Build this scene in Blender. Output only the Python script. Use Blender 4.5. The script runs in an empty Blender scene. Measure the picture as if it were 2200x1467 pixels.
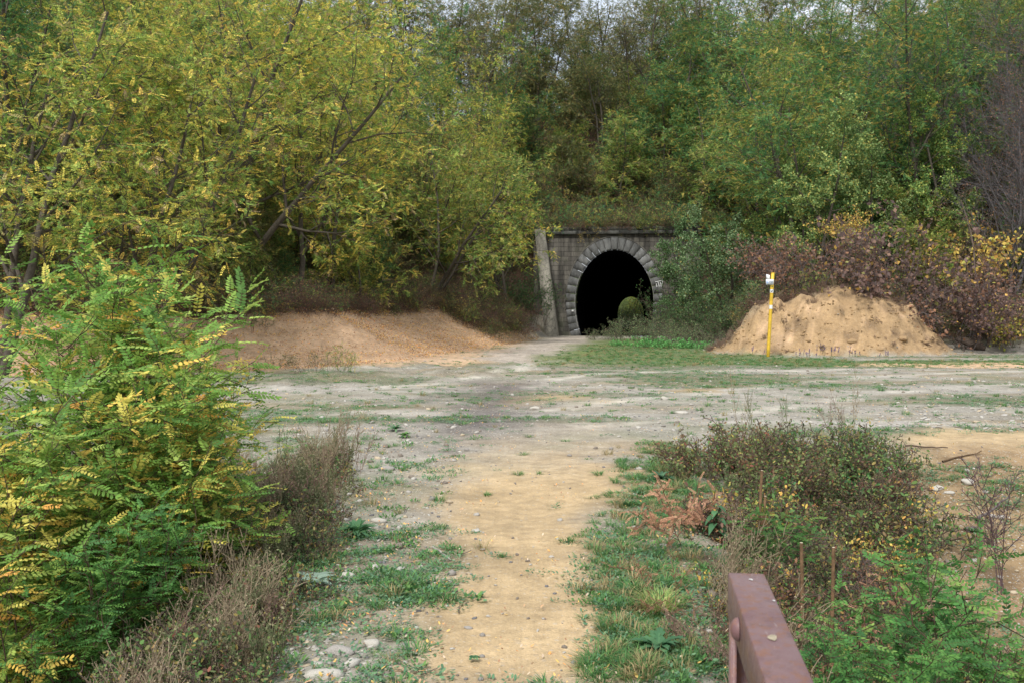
import bpy, math, random
import numpy as np
from mathutils import Vector, Matrix

# ------------------------------------------------------------------ camera, sky, sun, exposure
S = bpy.context.scene
R = math.radians
ZC = 1.7
FPX = 2160.0                      # focal length in pixels of the 2200 px wide photograph
HOR = 650.0                       # horizon row in the photograph
PITCH = math.atan((733.5 - HOR) / FPX)
cam = bpy.data.cameras.new("camera"); camo = bpy.data.objects.new("camera", cam)
S.collection.objects.link(camo); S.camera = camo
cam.sensor_width = 23.5; cam.lens = 23.5 * FPX / 2200.0
cam.clip_start = 0.05; cam.clip_end = 1500
camo.location = (0, 0, ZC); camo.rotation_euler = (R(90) - PITCH, 0, 0)
cam.dof.use_dof = True; cam.dof.focus_distance = 14.0; cam.dof.aperture_fstop = 8.0

SUN_EL, SUN_AZ = 52.0, 205.0      # azimuth clockwise from +Y
w = bpy.data.worlds.new("World"); S.world = w; w.use_nodes = True
nt = w.node_tree; nt.nodes.clear()
sky = nt.nodes.new('ShaderNodeTexSky'); sky.sky_type = 'NISHITA'; sky.sun_disc = False
sky.sun_elevation = R(SUN_EL); sky.sun_rotation = R(SUN_AZ)
sky.air_density = 1.0; sky.dust_density = 3.0; sky.ozone_density = 1.0
bg = nt.nodes.new('ShaderNodeBackground'); bg.inputs[1].default_value = 0.10
out = nt.nodes.new('ShaderNodeOutputWorld')
# thin bright cloud over most of the blue
tcw = nt.nodes.new('ShaderNodeTexCoord'); cl = nt.nodes.new('ShaderNodeTexNoise'); cl.inputs['Scale'].default_value = 2.2; cl.inputs['Detail'].default_value = 6
nt.links.new(tcw.outputs['Generated'], cl.inputs['Vector']); cr = nt.nodes.new('ShaderNodeValToRGB')
cr.color_ramp.elements[0].position = .3; cr.color_ramp.elements[0].color = (.45, .45, .45, 1); cr.color_ramp.elements[1].position = .6; cr.color_ramp.elements[1].color = (.9, .9, .9, 1)
mxw = nt.nodes.new('ShaderNodeMix'); mxw.data_type = 'RGBA'; mxw.inputs[7].default_value = (5.6, 5.9, 6.4, 1)
nt.links.new(cl.outputs[0], cr.inputs[0]); nt.links.new(cr.outputs[0], mxw.inputs[0]); nt.links.new(sky.outputs[0], mxw.inputs[6])
nt.links.new(mxw.outputs[2], bg.inputs[0]); nt.links.new(bg.outputs[0], out.inputs[0])
sun = bpy.data.lights.new("sun", 'SUN'); sun.energy = 1.85; sun.angle = R(11); sun.color = (1.0, .98, .94)
suno = bpy.data.objects.new("sun", sun); S.collection.objects.link(suno)
az = R(SUN_AZ); el = R(SUN_EL)
sd = Vector((math.sin(az) * math.cos(el), math.cos(az) * math.cos(el), math.sin(el)))
suno.rotation_euler = sd.to_track_quat('Z', 'Y').to_euler()
S.view_settings.view_transform = 'Standard'; S.view_settings.look = 'None'
S.view_settings.exposure = 1.05; S.view_settings.gamma = 1.0
S.render.engine = 'CYCLES'
S.cycles.max_bounces = 6; S.cycles.diffuse_bounces = 4; S.cycles.glossy_bounces = 2
S.cycles.transmission_bounces = 3; S.cycles.transparent_max_bounces = 4

# ------------------------------------------------------------------ helpers
C = S.collection
def s2l(c):
    c = np.asarray(c, float) / 255.0
    return np.where(c <= .04045, c / 12.92, ((c + .055) / 1.055) ** 2.4)

def tag(o, label=None, cat=None, group=None, kind=None):
    if label: o['label'] = label
    if cat: o['category'] = cat
    if group: o['group'] = group
    if kind: o['kind'] = kind
    return o

def empty(name, loc=(0, 0, 0), rz=0.0):
    o = bpy.data.objects.new(name, None); C.objects.link(o)
    o.location = loc; o.rotation_euler = (0, 0, rz); o.empty_display_size = .2
    return o

class MB:
    """collects vertices, faces and vertex colours, builds one mesh"""
    def __init__(s): s.V = []; s.F = {}; s.C = []; s.n = 0
    def add(s, V, F, col=(.2, .2, .2)):
        V = np.asarray(V, np.float32).reshape(-1, 3)
        if len(V) == 0: return s
        if not isinstance(F, (list, tuple)) or (len(F) and not isinstance(F[0], np.ndarray)): F = [np.asarray(F)]
        for f in F:
            f = np.asarray(f, np.int64)
            if f.size: s.F.setdefault(f.shape[1], []).append(f + s.n)
        col = np.asarray(col, np.float32)
        if col.ndim == 1: col = np.broadcast_to(col, (len(V), 3))
        s.V.append(V); s.C.append(col); s.n += len(V)
        return s
    def merge(s, o, M=None):
        if o.n == 0: return s
        V = np.concatenate(o.V)
        if M is not None:
            M = np.asarray(M); V = V @ M[:3, :3].T + M[:3, 3]
        F = [np.concatenate(f) for f in o.F.values()]
        return s.add(V, F, np.concatenate(o.C))
    def mesh(s, name, mat, smooth=False):
        me = bpy.data.meshes.new(name)
        V = np.concatenate(s.V); Cc = np.concatenate(s.C)
        me.vertices.add(len(V)); me.vertices.foreach_set('co', V.ravel())
        idx = []; st = []; tot = []; p = 0
        for k, fs in s.F.items():
            f = np.concatenate(fs); idx.append(f.ravel())
            st.append(p + np.arange(len(f)) * k); tot.append(np.full(len(f), k)); p += f.size
        idx = np.concatenate(idx); st = np.concatenate(st); tot = np.concatenate(tot)
        me.loops.add(len(idx)); me.loops.foreach_set('vertex_index', idx.astype(np.int32))
        me.polygons.add(len(st)); me.polygons.foreach_set('loop_start', st.astype(np.int32))
        me.polygons.foreach_set('loop_total', tot.astype(np.int32))
        if smooth: me.polygons.foreach_set('use_smooth', np.ones(len(st), bool))
        a = me.color_attributes.new('Col', 'FLOAT_COLOR', 'POINT')
        a.data.foreach_set('color', np.concatenate([Cc, np.ones((len(V), 1), np.float32)], 1).ravel())
        me.update(calc_edges=True); me.materials.append(mat)
        return me
    def build(s, name, mat, parent=None, smooth=False, link=True):
        o = bpy.data.objects.new(name, s.mesh(name, mat, smooth))
        if link: C.objects.link(o)
        if parent is not None: o.parent = parent
        return o

def hash2(ix, iy, seed):
    n = (ix.astype(np.int64) * 374761393 + iy.astype(np.int64) * 668265263 + seed * 974634777) & 0x7fffffff
    n = ((n ^ (n >> 13)) * 1274126177) & 0x7fffffff
    return ((n ^ (n >> 16)) & 0xffff) / 65535.0
def vn(x, y, seed=0):
    x = np.asarray(x, float); y = np.asarray(y, float)
    ix = np.floor(x); iy = np.floor(y); fx = x - ix; fy = y - iy
    fx = fx * fx * (3 - 2 * fx); fy = fy * fy * (3 - 2 * fy)
    a = hash2(ix, iy, seed); b = hash2(ix + 1, iy, seed); c = hash2(ix, iy + 1, seed); d = hash2(ix + 1, iy + 1, seed)
    return (a * (1 - fx) + b * fx) * (1 - fy) + (c * (1 - fx) + d * fx) * fy * 1.0
def fbm(x, y, seed=0, oct=4):
    t = 0; a = 1.0; n = 0
    for i in range(oct):
        t = t + a * (vn(x * 2 ** i + 17 * i, y * 2 ** i - 9 * i, seed + i) - .5); n += a * .5; a *= .5
    return t / n                     # about -1..1
def sst(a, b, x):
    t = np.clip((np.asarray(x, float) - a) / (b - a), 0, 1); return t * t * (3 - 2 * t)

# ------------------------------------------------------------------ materials
def newmat(name):
    m = bpy.data.materials.new(name); m.use_nodes = True
    n = m.node_tree; n.nodes.clear()
    o = n.nodes.new('ShaderNodeOutputMaterial')
    b = n.nodes.new('ShaderNodeBsdfPrincipled'); n.links.new(b.outputs[0], o.inputs[0])
    return m, n, b, o
def mixc(n, a, b, fac, mode='MIX'):
    x = n.nodes.new('ShaderNodeMix'); x.data_type = 'RGBA'; x.blend_type = mode
    for s, v in ((x.inputs[0], fac), (x.inputs[6], a), (x.inputs[7], b)):
        if hasattr(v, 'is_output'): n.links.new(v, s)
        elif isinstance(v, (int, float)): s.default_value = v
        else: s.default_value = (*v, 1)
    return x.outputs[2]
def ramp(n, src, stops):
    r = n.nodes.new('ShaderNodeValToRGB'); e = r.color_ramp.elements
    while len(e) < len(stops): e.new(.5)
    for el_, (p, c) in zip(e, stops):
        el_.position = p; el_.color = (c, c, c, 1) if isinstance(c, (int, float)) else (*c, 1)
    n.links.new(src, r.inputs[0]); return r.outputs[0]
def noise(n, scale, detail=3, co=None, rough=.6):
    t = n.nodes.new('ShaderNodeTexNoise'); t.inputs['Scale'].default_value = scale
    t.inputs['Detail'].default_value = detail; t.inputs['Roughness'].default_value = rough
    if co is not None: n.links.new(co, t.inputs['Vector'])
    return t.outputs[0]
def objco(n):
    return n.nodes.new('ShaderNodeTexCoord').outputs['Object']
def bump(n, b, h, s, d):
    x = n.nodes.new('ShaderNodeBump'); x.inputs['Strength'].default_value = s; x.inputs['Distance'].default_value = d
    n.links.new(h, x.inputs['Height']); n.links.new(x.outputs[0], b.inputs['Normal'])
def colattr(n):
    a = n.nodes.new('ShaderNodeVertexColor'); a.layer_name = 'Col'; return a.outputs[0]

def foliage_mat():
    m, n, b, o = newmat('foliage')
    oi = n.nodes.new('ShaderNodeObjectInfo')
    col = mixc(n, colattr(n), oi.outputs['Color'], 1.0, 'MULTIPLY')
    n.links.new(col, b.inputs['Base Color']); b.inputs['Roughness'].default_value = .6
    b.inputs['Specular IOR Level'].default_value = .2
    tr = n.nodes.new('ShaderNodeBsdfTranslucent'); n.links.new(col, tr.inputs[0])
    mx = n.nodes.new('ShaderNodeMixShader'); mx.inputs[0].default_value = .38
    n.links.new(b.outputs[0], mx.inputs[1]); n.links.new(tr.outputs[0], mx.inputs[2]); n.links.new(mx.outputs[0], o.inputs[0])
    return m
M_LEAF = foliage_mat()
def plain_attr(name, rough=.9, ns=20, amt=.5, bs=.3, bd=.01):
    m, n, b, o = newmat(name)
    f = noise(n, ns, 4, objco(n))
    col = mixc(n, colattr(n), ramp(n, f, [(.3, 1 - amt), (.7, 1.0 + amt * .3)]), 1.0, 'MULTIPLY')
    n.links.new(col, b.inputs['Base Color']); b.inputs['Roughness'].default_value = rough
    b.inputs['Specular IOR Level'].default_value = .2
    bump(n, b, f, bs, bd); return m
M_BARK = plain_attr('bark', .95, 14, .5, .6, .02)
M_STEM = plain_attr('stem', .8, 60, .35, .2, .003)
M_STONE = plain_attr('rubble_stone', .9, 30, .35, .5, .01)

# ------------------------------------------------------------------ terrain height
FL = np.array([(-90, 8), (-40, 18), (-14, 23.5), (-7.2, 26.3), (-3.2, 31), (-1.0, 43), (0.6, 52), (2.35, 61.2)])
FR = np.array([(10.3, 61.0), (9.7, 52), (9.2, 46), (9.4, 41), (12, 38.8), (17, 37.3), (30, 35), (90, 24)])
PC = np.array([6.30, 62.0]); PA = R(7.2)                # portal centre, axis turned to the right
PU = np.array([math.cos(PA), -math.sin(PA)]); PV = np.array([math.sin(PA), math.cos(PA)])
PZ = -0.37; PH = 6.25
def pdist(x, y, P):
    d = np.full(np.shape(x), 1e9)
    for a, b in zip(P[:-1], P[1:]):
        ab = b - a; t = np.clip(((x - a[0]) * ab[0] + (y - a[1]) * ab[1]) / (ab @ ab), 0, 1)
        d = np.minimum(d, np.hypot(x - a[0] - t * ab[0], y - a[1] - t * ab[1]))
    return d
def side(x, y, P):                                       # >0 where y is beyond the line (interpolated by x)
    return y - np.interp(x, P[:, 0], P[:, 1])
def hmax(x, y): return 16.5 + 1.5 * fbm(x * .04, y * .04, 5, 2)
def MQ(x, y):
    xc = 12.0; a = np.where(x < xc, 4.8, 4.0); r = np.sqrt(np.abs((x - xc) / a) ** 2 + np.abs((y - 37.1) / 3.1) ** 2.4)
    return 1 - r
def H(x, y):
    x = np.asarray(x, float); y = np.asarray(y, float)
    z = np.interp(y, [-50, 10, 34, 62, 185, 260], [0, 0, -.11, -.37, -2.6, -2.6])
    z = z + .006 * fbm(x * 9, y * 6, 3, 3) * (y < 22) + .05 * fbm(x * .5, y * .5, 1, 4) * sst(2, 8, y) + .018 * fbm(x * 3, y * 3, 2, 3)
    # the ground falls away beside the path near the bridge
    lf = sst(0, 1.6, (-.80 - .085 * y) - x) * (1 - sst(8.5, 13.5, y)); z = z - .95 * lf
    rf = sst(0, 1.5, x - (.21 * y - .25)) * (1 - sst(8.0, 12.5, y)); z = z - .85 * rf
    # hillsides
    dl = pdist(x, y, FL); dr = pdist(x, y, FR)
    xl = np.interp(y, FL[:, 1], FL[:, 0]); xr = np.interp(y, FR[::-1, 1], FR[::-1, 0])
    inl = np.where(y <= 61.2, side(x, y, FL) > 0, True) & (x < np.where(y > 61.2, 2.35, 99)) & ((x < 2.35))
    inr = (np.where(x > 9.2, y > np.interp(x, FR[3:, 0], FR[3:, 1]), False) & (y <= 41)) | ((y > 41) & (x > np.interp(y, [41, 46, 52, 61], [9.4, 9.2, 9.7, 10.3])))
    steep = sst(40, 58, y)
    pl = np.interp(dl, [0, 1.2, 3.6, 5.0, 6.2, 14, 26, 48], [0, .35, 1.42, 1.5, 1.9, 7.0, 13.0, 16.5])
    ps = np.interp(dl, [0, 3, 6, 14, 26, 48], [0, 2.6, 5.0, 9.5, 14.0, 16.5])
    zl = pl * (1 - steep) + ps * steep
    pr = np.interp(dr, [0, 3, 8, 16, 28, 50], [0, .9, 3.6, 8.5, 14, 16.5])
    pr = pr * (1 - steep) + np.interp(dr, [0, 3, 6, 14, 26, 48], [0, 2.6, 5.0, 9.5, 14.0, 16.5]) * steep
    hh = np.where(inl, zl, 0) + np.where(inr, pr, 0)
    u = (x - PC[0]) * PU[0] + (y - PC[1]) * PU[1]; v = (x - PC[0]) * PV[0] + (y - PC[1]) * PV[1]
    au = np.maximum(np.abs(u) - 4.3, 0)
    hb = np.minimum(PH - .15 + np.maximum(v - 1.0, 0) * .62, 20) - au * 1.0 * (1 - sst(1.5, 9, v)) - au * .12
    hb = np.where(v > .45, hb, 0)
    hh = np.maximum(hh, hb)
    hm = hmax(x, y); hh = np.where(hh > 12, np.minimum(hh, hm), hh)
    rough = sst(.3, 3, hh)
    z = z + hh + rough * (.35 * fbm(x * .35, y * .35, 7, 4) + .12 * fbm(x * 1.6, y * 1.6, 9, 3)) * (1 - sst(150, 175, y))
    bnk = (x < 3) & (y < 50) & (dl < 7); z = z + np.where(bnk, (.12 * fbm(x * 1.2, y * 1.2, 27, 4) + .05 * fbm(x * 4, y * 4, 28, 3)) * sst(.3, 1.5, dl) * sst(7, 5.5, dl), 0)
    z = z + .35 * np.exp(-(((x + 5.2) / 1.8) ** 2 + ((y - 32.2) / 1.5) ** 2))
    # dirt mound beside the trail post
    q = MQ(x, y); qn = q + .06 * fbm(x * .9, y * .9, 21, 4) + .05 * np.abs(fbm(x * 2.2, y * .5, 23, 3)) - .02
    mh = 2.32 * np.interp(qn, [0, .10, .30, .45, .62, .85, 1], [0, .16, .60, .80, .90, 1, 1.02]) \
        + (.34 * fbm(x * 1.1, y * 1.3, 22, 4) - .34 * np.abs(fbm(x * 1.5, y * .5, 25, 3)) + .16 * fbm(x * 3.6, y * 3.6, 24, 4)) * sst(0, .2, q)
    z = z + np.where(q > -.3, np.maximum(mh, 0), 0)
    return z

def Hs(x, y): return float(H(np.array([x]), np.array([y]))[0])
def ray(px, py):
    d = Vector(((px - 1100) / FPX, -(733.5 - py) / FPX * -1, -1.0))
    d = Matrix.Rotation(R(90) - PITCH, 3, 'X') @ d
    return d / d.y
def G(px, py):
    """ground point seen at a pixel of the photograph"""
    d = ray(px, py); t = np.geomspace(2.5, 200, 1500)
    z = ZC + d.z * t; h = H(d.x * t, t); i = int(np.argmax(z <= h))
    if z[i] > h[i]: i = len(t) - 1
    return np.array([d.x * t[i], t[i], h[i]])
def X(px, D): return (px - 1100) / FPX * D
def Zt(py, D): return ZC + ray(1100, py).z * D

# ------------------------------------------------------------------ ground zones (real soil areas, in world metres)
def zone(pts): return np.array([G(*p)[:2] for p in pts])
def sdf(x, y, P):
    ins = np.zeros(np.shape(x), bool); n = len(P)
    for i in range(n):
        a, b = P[i], P[(i + 1) % n]
        c = ((a[1] > y) != (b[1] > y)) & (x < (b[0] - a[0]) * (y - a[1]) / (b[1] - a[1] + 1e-12) + a[0])
        ins ^= c
    d = pdist(x, y, np.vstack([P, P[:1]])); return np.where(ins, d, -d)
Z_SAND = zone([(830, 1467), (900, 1330), (935, 1230), (960, 1120), (972, 1040), (975, 985), (1050, 945), (1150, 925), (1230, 908), (1330, 908), (1345, 960), (1330, 1040), (1315, 1130), (1308, 1230), (1308, 1330), (1335, 1467)])
Z_SAND2 = zone([(1150, 850), (1250, 845), (1245, 862), (1150, 866)])
Z_DARK = zone([(1000, 845), (1060, 822), (1140, 825), (1155, 850), (1110, 880), (1060, 915), (1010, 950), (960, 970), (985, 900)])
Z_BANK = zone([(430, 800), (700, 788), (900, 778), (1060, 778), (1140, 755), (1150, 735), (1050, 722), (950, 715), (850, 690), (750, 672), (600, 690), (480, 692)])
Z_ROAD = zone([(1070, 780), (1180, 775), (1290, 728), (1245, 722), (1190, 724), (1140, 736), (1080, 755), (1020, 770)])
Z_GRASS = zone([(1175, 765), (1240, 742), (1290, 729), (1420, 728), (1560, 760), (1900, 775), (2600, 768), (2600, 782), (1900, 788), (1500, 785), (1170, 782)])
Z_VERGE = zone([(1300, 1150), (1315, 1060), (1345, 990), (1410, 960), (1490, 965), (1470, 1060), (1430, 1200), (1455, 1467), (1320, 1467), (1285, 1300)])
Z_WEEDL = zone([(690, 1467), (760, 1300), (800, 1150), (860, 1050), (900, 950), (980, 940), (960, 1050), (955, 1180), (900, 1330), (830, 1467)])
Z_BROWN = zone([(560, 1380), (640, 1250), (700, 1150), (740, 1180), (770, 1240), (740, 1330), (640, 1400)])
Z_SANDR = zone([(1905, 985), (1950, 935), (2050, 922), (2200, 925), (2400, 930), (2400, 1010), (2100, 1005), (1980, 1003)])
Z_PINK = zone([(2160, 778), (2600, 776), (2600, 790), (1820, 786), (1850, 781)])
TRACKS = [zone(t_) for t_ in ([(1180, 880), (1330, 862), (1520, 845), (1760, 818), (2050, 800), (2500, 790)], [(1250, 915), (1420, 905), (1620, 885), (1850, 850), (2100, 828), (2600, 812)], [(1130, 835), (1200, 812), (1330, 800), (1600, 795), (1900, 792)], [(560, 850), (760, 835), (960, 822), (1120, 790), (1190, 750)])]
def mk(x, y, P, soft=.25, amp=.25, fs=1.2, seed=3):
    k = .05 + .022 * y                 # softness grows with the size of the thing
    return sst(-soft * k * 8, soft * k * 8, sdf(x, y, P) + amp * k * 8 * fbm(x * fs, y * fs, seed, 4))
CS = {k: s2l(v) for k, v in dict(sand=(188, 163, 125), grav=(154, 148, 136), dark=(98, 91, 88), bank=(206, 172, 138), road=(172, 160, 146),
      soil=(112, 92, 70), forest=(80, 62, 48), brown=(96, 62, 48), grass=(92, 108, 56), mound=(168, 140, 104), olive=(118, 122, 92), dry=(138, 122, 92)).items()}
def surface(x, y):
    """colour and amount of gravel of the ground at x, y"""
    n1 = fbm(x * .8, y * .8, 31, 5); n2 = fbm(x * 2.7, y * 2.7, 41, 4); n3 = fbm(x * .25, y * .9, 51, 4)
    col = CS['grav'][None] * np.ones((len(x), 1)); g = np.ones(len(x))
    def lay(m, c, gr):
        nonlocal col, g
        m = np.clip(m, 0, 1); col = col * (1 - m[:, None]) + np.asarray(c)[None] * m[:, None]; g = g * (1 - m) + gr * m
    lay(.75 * sst(-.1, .6, n3), CS['dry'], .7)
    lay(.45 * sst(.05, .5, n1), CS['olive'], .5)
    tr = fbm(x * .12 + .3 * fbm(x * .3, y * .3, 33, 2), y * 1.1, 34, 3); lay(.5 * sst(.15, .5, tr) * (y > 13), s2l((186, 180, 170)), 1.)
    lay(.72 * sst(-.1, .3, fbm(x * .22, y * .75, 71, 4)) * (y > 9), s2l((106, 108, 82)), .5)
    for tk in TRACKS: lay(.75 * np.exp(-(pdist(x, y, tk) / .26) ** 2) * sst(-.6, .3, n1), s2l((196, 188, 174)), .8)
    lay(.55 * sst(.1, .5, n1 + .5 * n2) * np.exp(-((x - 3.6) / 1.6) ** 2 - ((y - 20.5) / 1.5) ** 2), s2l((150, 118, 66)), .4)
    lay(.95 * mk(x, y, Z_DARK, .35, .25), CS['dark'], .45)
    dl = pdist(x, y, FL); inl = (x < 3) & (y > np.interp(x, FL[:, 0], FL[:, 1]))
    sb = np.where(inl, dl, -dl); bk = sst(-1.0, .4, sb + .8 * n1) * (1 - sst(48, 60, y)); lay(.92 * bk, CS['bank'], .35)
    lay(.45 * bk * sst(.1, .5, n2), CS['forest'], .3); lay(.4 * bk * sst(.2, .6, n1), CS['sand'], .3)
    lay(.8 * mk(x, y, Z_BANK, .1, .1), CS['bank'], .35)
    lay(mk(x, y, Z_ROAD, .1, .1), CS['road'], .7)
    lay(.85 * mk(x, y, Z_GRASS, .1, .15), CS['grass'], .2)
    lay(.8 * mk(x, y, Z_VERGE, .2, .3), CS['soil'], .4)
    lay(.55 * mk(x, y, Z_WEEDL, .2, .3), s2l((160, 152, 138)), 1.)
    lay(.97 * mk(x, y, Z_SAND, .22, .30) * (1 - .8 * sst(9.0, 13.5, y + 1.6 * n1 + .5 * n2)), CS['sand'], .25)
    lay(.7 * mk(x, y, Z_SAND2, .3, .3), CS['sand'], .2)
    lay(.9 * mk(x, y, Z_SANDR, .2, .2), CS['sand'], .2)
    lay(.9 * mk(x, y, Z_PINK, .05, .1), CS['bank'], .3)
    lay(.8 * mk(x, y, Z_BROWN, .3, .3), CS['brown'], .3)
    # dropped sides near the bridge: soil
    lf = sst(.1, .9, (-.80 - .085 * y) - x) * (1 - sst(9.5, 13, y)); rf = sst(.2, 1.0, x - (.21 * y - .25)) * (1 - sst(7.5, 9.5, y))
    lay(.9 * np.maximum(lf, rf), CS['soil'], .3)
    br = sst(0, .8, x - .385 * y + .3 * n1) * sst(5.5, 6.8, y) * (1 - sst(11.5, 12.8, y)); lay(.85 * br, s2l((158, 132, 98)), .8); lay(.5 * br * sst(0, .4, n2 + n1), CS['soil'], .6)
    # hillsides: leaf mould above the bank
    base = np.interp(y, [-50, 10, 34, 62, 185], [0, 0, -.11, -.37, -2.6])
    z = H(x, y) - base
    q = MQ(x, y)
    mo = sst(-.01, .05, q + .04 * n1)
    hill = np.where(x < 4, sst(1.3, 1.75, z + .25 * n1), sst(.15, .7, z + .2 * n1)) * (1 - mo)
    hill = np.maximum(hill, sst(36.5, 38.2, y + .5 * n1) * mo)
    lay(hill, CS['forest'], .25)
    lay(mo * (1 - sst(36.2, 38, y + .5 * n1)), CS['mound'], .22)
    lay(.6 * mo * sst(.1, .5, n2) * sst(-.2, .2, n1), CS['bank'], .4); n4 = fbm(x * 2.2, y * 4 + z * 2, 45, 4); lay(.75 * mo * sst(.12, .4, n4), CS['soil'], .3)
    col = col * (1 + .16 * n2[:, None] + .10 * n1[:, None])
    return col, g, hill, mo

def ground_mat():
    m, n, b, o = newmat('ground')
    co = objco(n); ga = n.nodes.new('ShaderNodeAttribute'); ga.attribute_name = 'gravel'
    base = colattr(n)
    f1 = noise(n, 9, 6, co, .7); f2 = noise(n, 70, 4, co, .7)
    c = mixc(n, base, ramp(n, f1, [(.3, .80), (.7, 1.14)]), 1.0, 'MULTIPLY')
    f0 = noise(n, 2.2, 6, co, .75); c = mixc(n, c, ramp(n, f0, [(.32, .74), (.66, 1.16)]), 1.0, 'MULTIPLY')
    c = mixc(n, c, ramp(n, f2, [(.3, .74), (.72, 1.2)]), .8, 'MULTIPLY')
    vs = []
    for sc, thr in ((26, .80), (55, .72)):
        v = n.nodes.new('ShaderNodeTexVoronoi'); v.inputs['Scale'].default_value = sc; n.links.new(co, v.inputs['Vector'])
        sp = n.nodes.new('ShaderNodeSeparateColor'); n.links.new(v.outputs['Color'], sp.inputs[0])
        pick = ramp(n, sp.outputs[0], [(thr, 0.), (thr + .02, 1.)])
        near = ramp(n, v.outputs['Distance'], [(.28, 1.), (.42, 0.)])
        a = n.nodes.new('ShaderNodeMath'); a.operation = 'MULTIPLY'; n.links.new(pick, a.inputs[0]); n.links.new(near, a.inputs[1])
        a2 = n.nodes.new('ShaderNodeMath'); a2.operation = 'MULTIPLY'; n.links.new(a.outputs[0], a2.inputs[0]); n.links.new(ga.outputs['Fac'], a2.inputs[1])
        stone = mixc(n, (.20, .17, .14), (.62, .58, .50), sp.outputs[1])
        c = mixc(n, c, stone, a2.outputs[0]); vs.append(a2.outputs[0])
    n.links.new(c, b.inputs['Base Color']); b.inputs['Roughness'].default_value = .95; b.inputs['Specular IOR Level'].default_value = .15
    ad = n.nodes.new('ShaderNodeMath'); ad.operation = 'ADD'; n.links.new(vs[0], ad.inputs[0]); n.links.new(f2, ad.inputs[1])
    ad2 = n.nodes.new('ShaderNodeMath'); ad2.operation = 'ADD'; n.links.new(ad.outputs[0], ad2.inputs[0]); n.links.new(f1, ad2.inputs[1])
    bump(n, b, ad2.outputs[0], .55, .03)
    return m
M_GROUND = ground_mat()

def build_terrain():
    NR, NC = 760, 820
    rr = np.geomspace(1.2, 198, NR) + .0; th = np.linspace(R(-62), R(62), NC)
    r, t = np.meshgrid(rr, th, indexing='ij')
    x = r * np.sin(t); y = r * np.cos(t) - .5
    x = x.ravel(); y = y.ravel(); z = H(x, y)
    col, g, hill, mo = surface(x, y)
    i = np.arange(NR * NC).reshape(NR, NC)
    F = np.stack([i[:-1, :-1], i[:-1, 1:], i[1:, 1:], i[1:, :-1]], -1).reshape(-1, 4)
    u = (x - PC[0]) * PU[0] + (y - PC[1]) * PU[1]; v = (x - PC[0]) * PV[0] + (y - PC[1]) * PV[1]
    cut = (np.abs(u[F]).max(1) < 4.5) & ((z[F].max(1) - z[F].min(1)) > 2.5)
    F = F[~cut]
    V = np.stack([x, y, z], 1)
    # vertex normals of the whole sheet, kept where it is divided
    P = V.reshape(NR, NC, 3); gx = np.gradient(P, axis=0); gy = np.gradient(P, axis=1); N = np.cross(gx, gy)
    N = N / (np.linalg.norm(N, axis=2, keepdims=True) + 1e-12); N[N[..., 2] < 0] *= -1; N = N.reshape(-1, 3)
    sand = mk(x, y, Z_SAND, .22, .30); road = mk(x, y, Z_ROAD, .1, .1); dl_ = pdist(x, y, FL); bank = ((x < 3) & (y > np.interp(x, FL[:, 0], FL[:, 1])) & (y < 56)) * 1.0
    zid = np.zeros(len(x), int)
    zid[sand > .5] = 1; zid[road > .5] = 2; zid[bank > .5] = 3; zid[mo > .5] = 4; zid[hill > .5] = 5
    fz = np.sort(zid[F], 1)[:, 1]
    names = ['ground', 'footpath', 'gravel_track', 'earth_bank', 'earth_mound', 'hillside']
    for k, nm in enumerate(names):
        f = F[fz == k]
        if not len(f): continue
        us, inv = np.unique(f.ravel(), return_inverse=True)
        mb = MB().add(V[us], [inv.reshape(-1, 4)], col[us])
        o = mb.build(nm, M_GROUND, smooth=True); me = o.data
        a = me.attributes.new('gravel', 'FLOAT', 'POINT'); a.data.foreach_set('value', g[us].astype(np.float32))
        me.normals_split_custom_set_from_vertices(N[us])
        if np.dot(np.asarray(me.polygons[0].normal), (0, 0, 1)) < 0:
            me.flip_normals(); me.normals_split_custom_set_from_vertices(N[us])
        tag(o, kind='structure')
    # wide ground around and behind the viewpoint, out to the horizon
    mb = MB()
    a = 700
    hole = 1.0
    rings = [(r_, np.linspace(R(62), R(298), 60)) for r_ in (1.2, 8, 30, 90, 198)]
    vs = []; n = 60
    for r_, tt in rings:
        xx = r_ * np.sin(tt); yy = r_ * np.cos(tt) - .5; vs.append(np.stack([xx, yy, H(xx, yy) - .01], 1))
    V2 = np.concatenate(vs); k = np.arange(len(rings) * n).reshape(len(rings), n)
    mb.add(V2, [np.stack([k[:-1, :-1], k[1:, :-1], k[1:, 1:], k[:-1, 1:]], -1).reshape(-1, 4)], CS['olive'])
    th_ = np.linspace(0, 2 * math.pi, 73)[:-1]; q = np.arange(72)
    ring = np.concatenate([np.stack([190 * np.sin(th_), 190 * np.cos(th_), np.full(72, -3.2)], 1), np.stack([1200 * np.sin(th_), 1200 * np.cos(th_), np.full(72, -3.2)], 1)])
    mb.add(ring, [np.stack([q, q + 72, (q + 1) % 72 + 72, (q + 1) % 72], 1)], CS['olive'])
    o = mb.build('surrounding_ground', M_GROUND); tag(o, kind='structure')
    at = o.data.attributes.new('gravel', 'FLOAT', 'POINT')
build_terrain()

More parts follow.
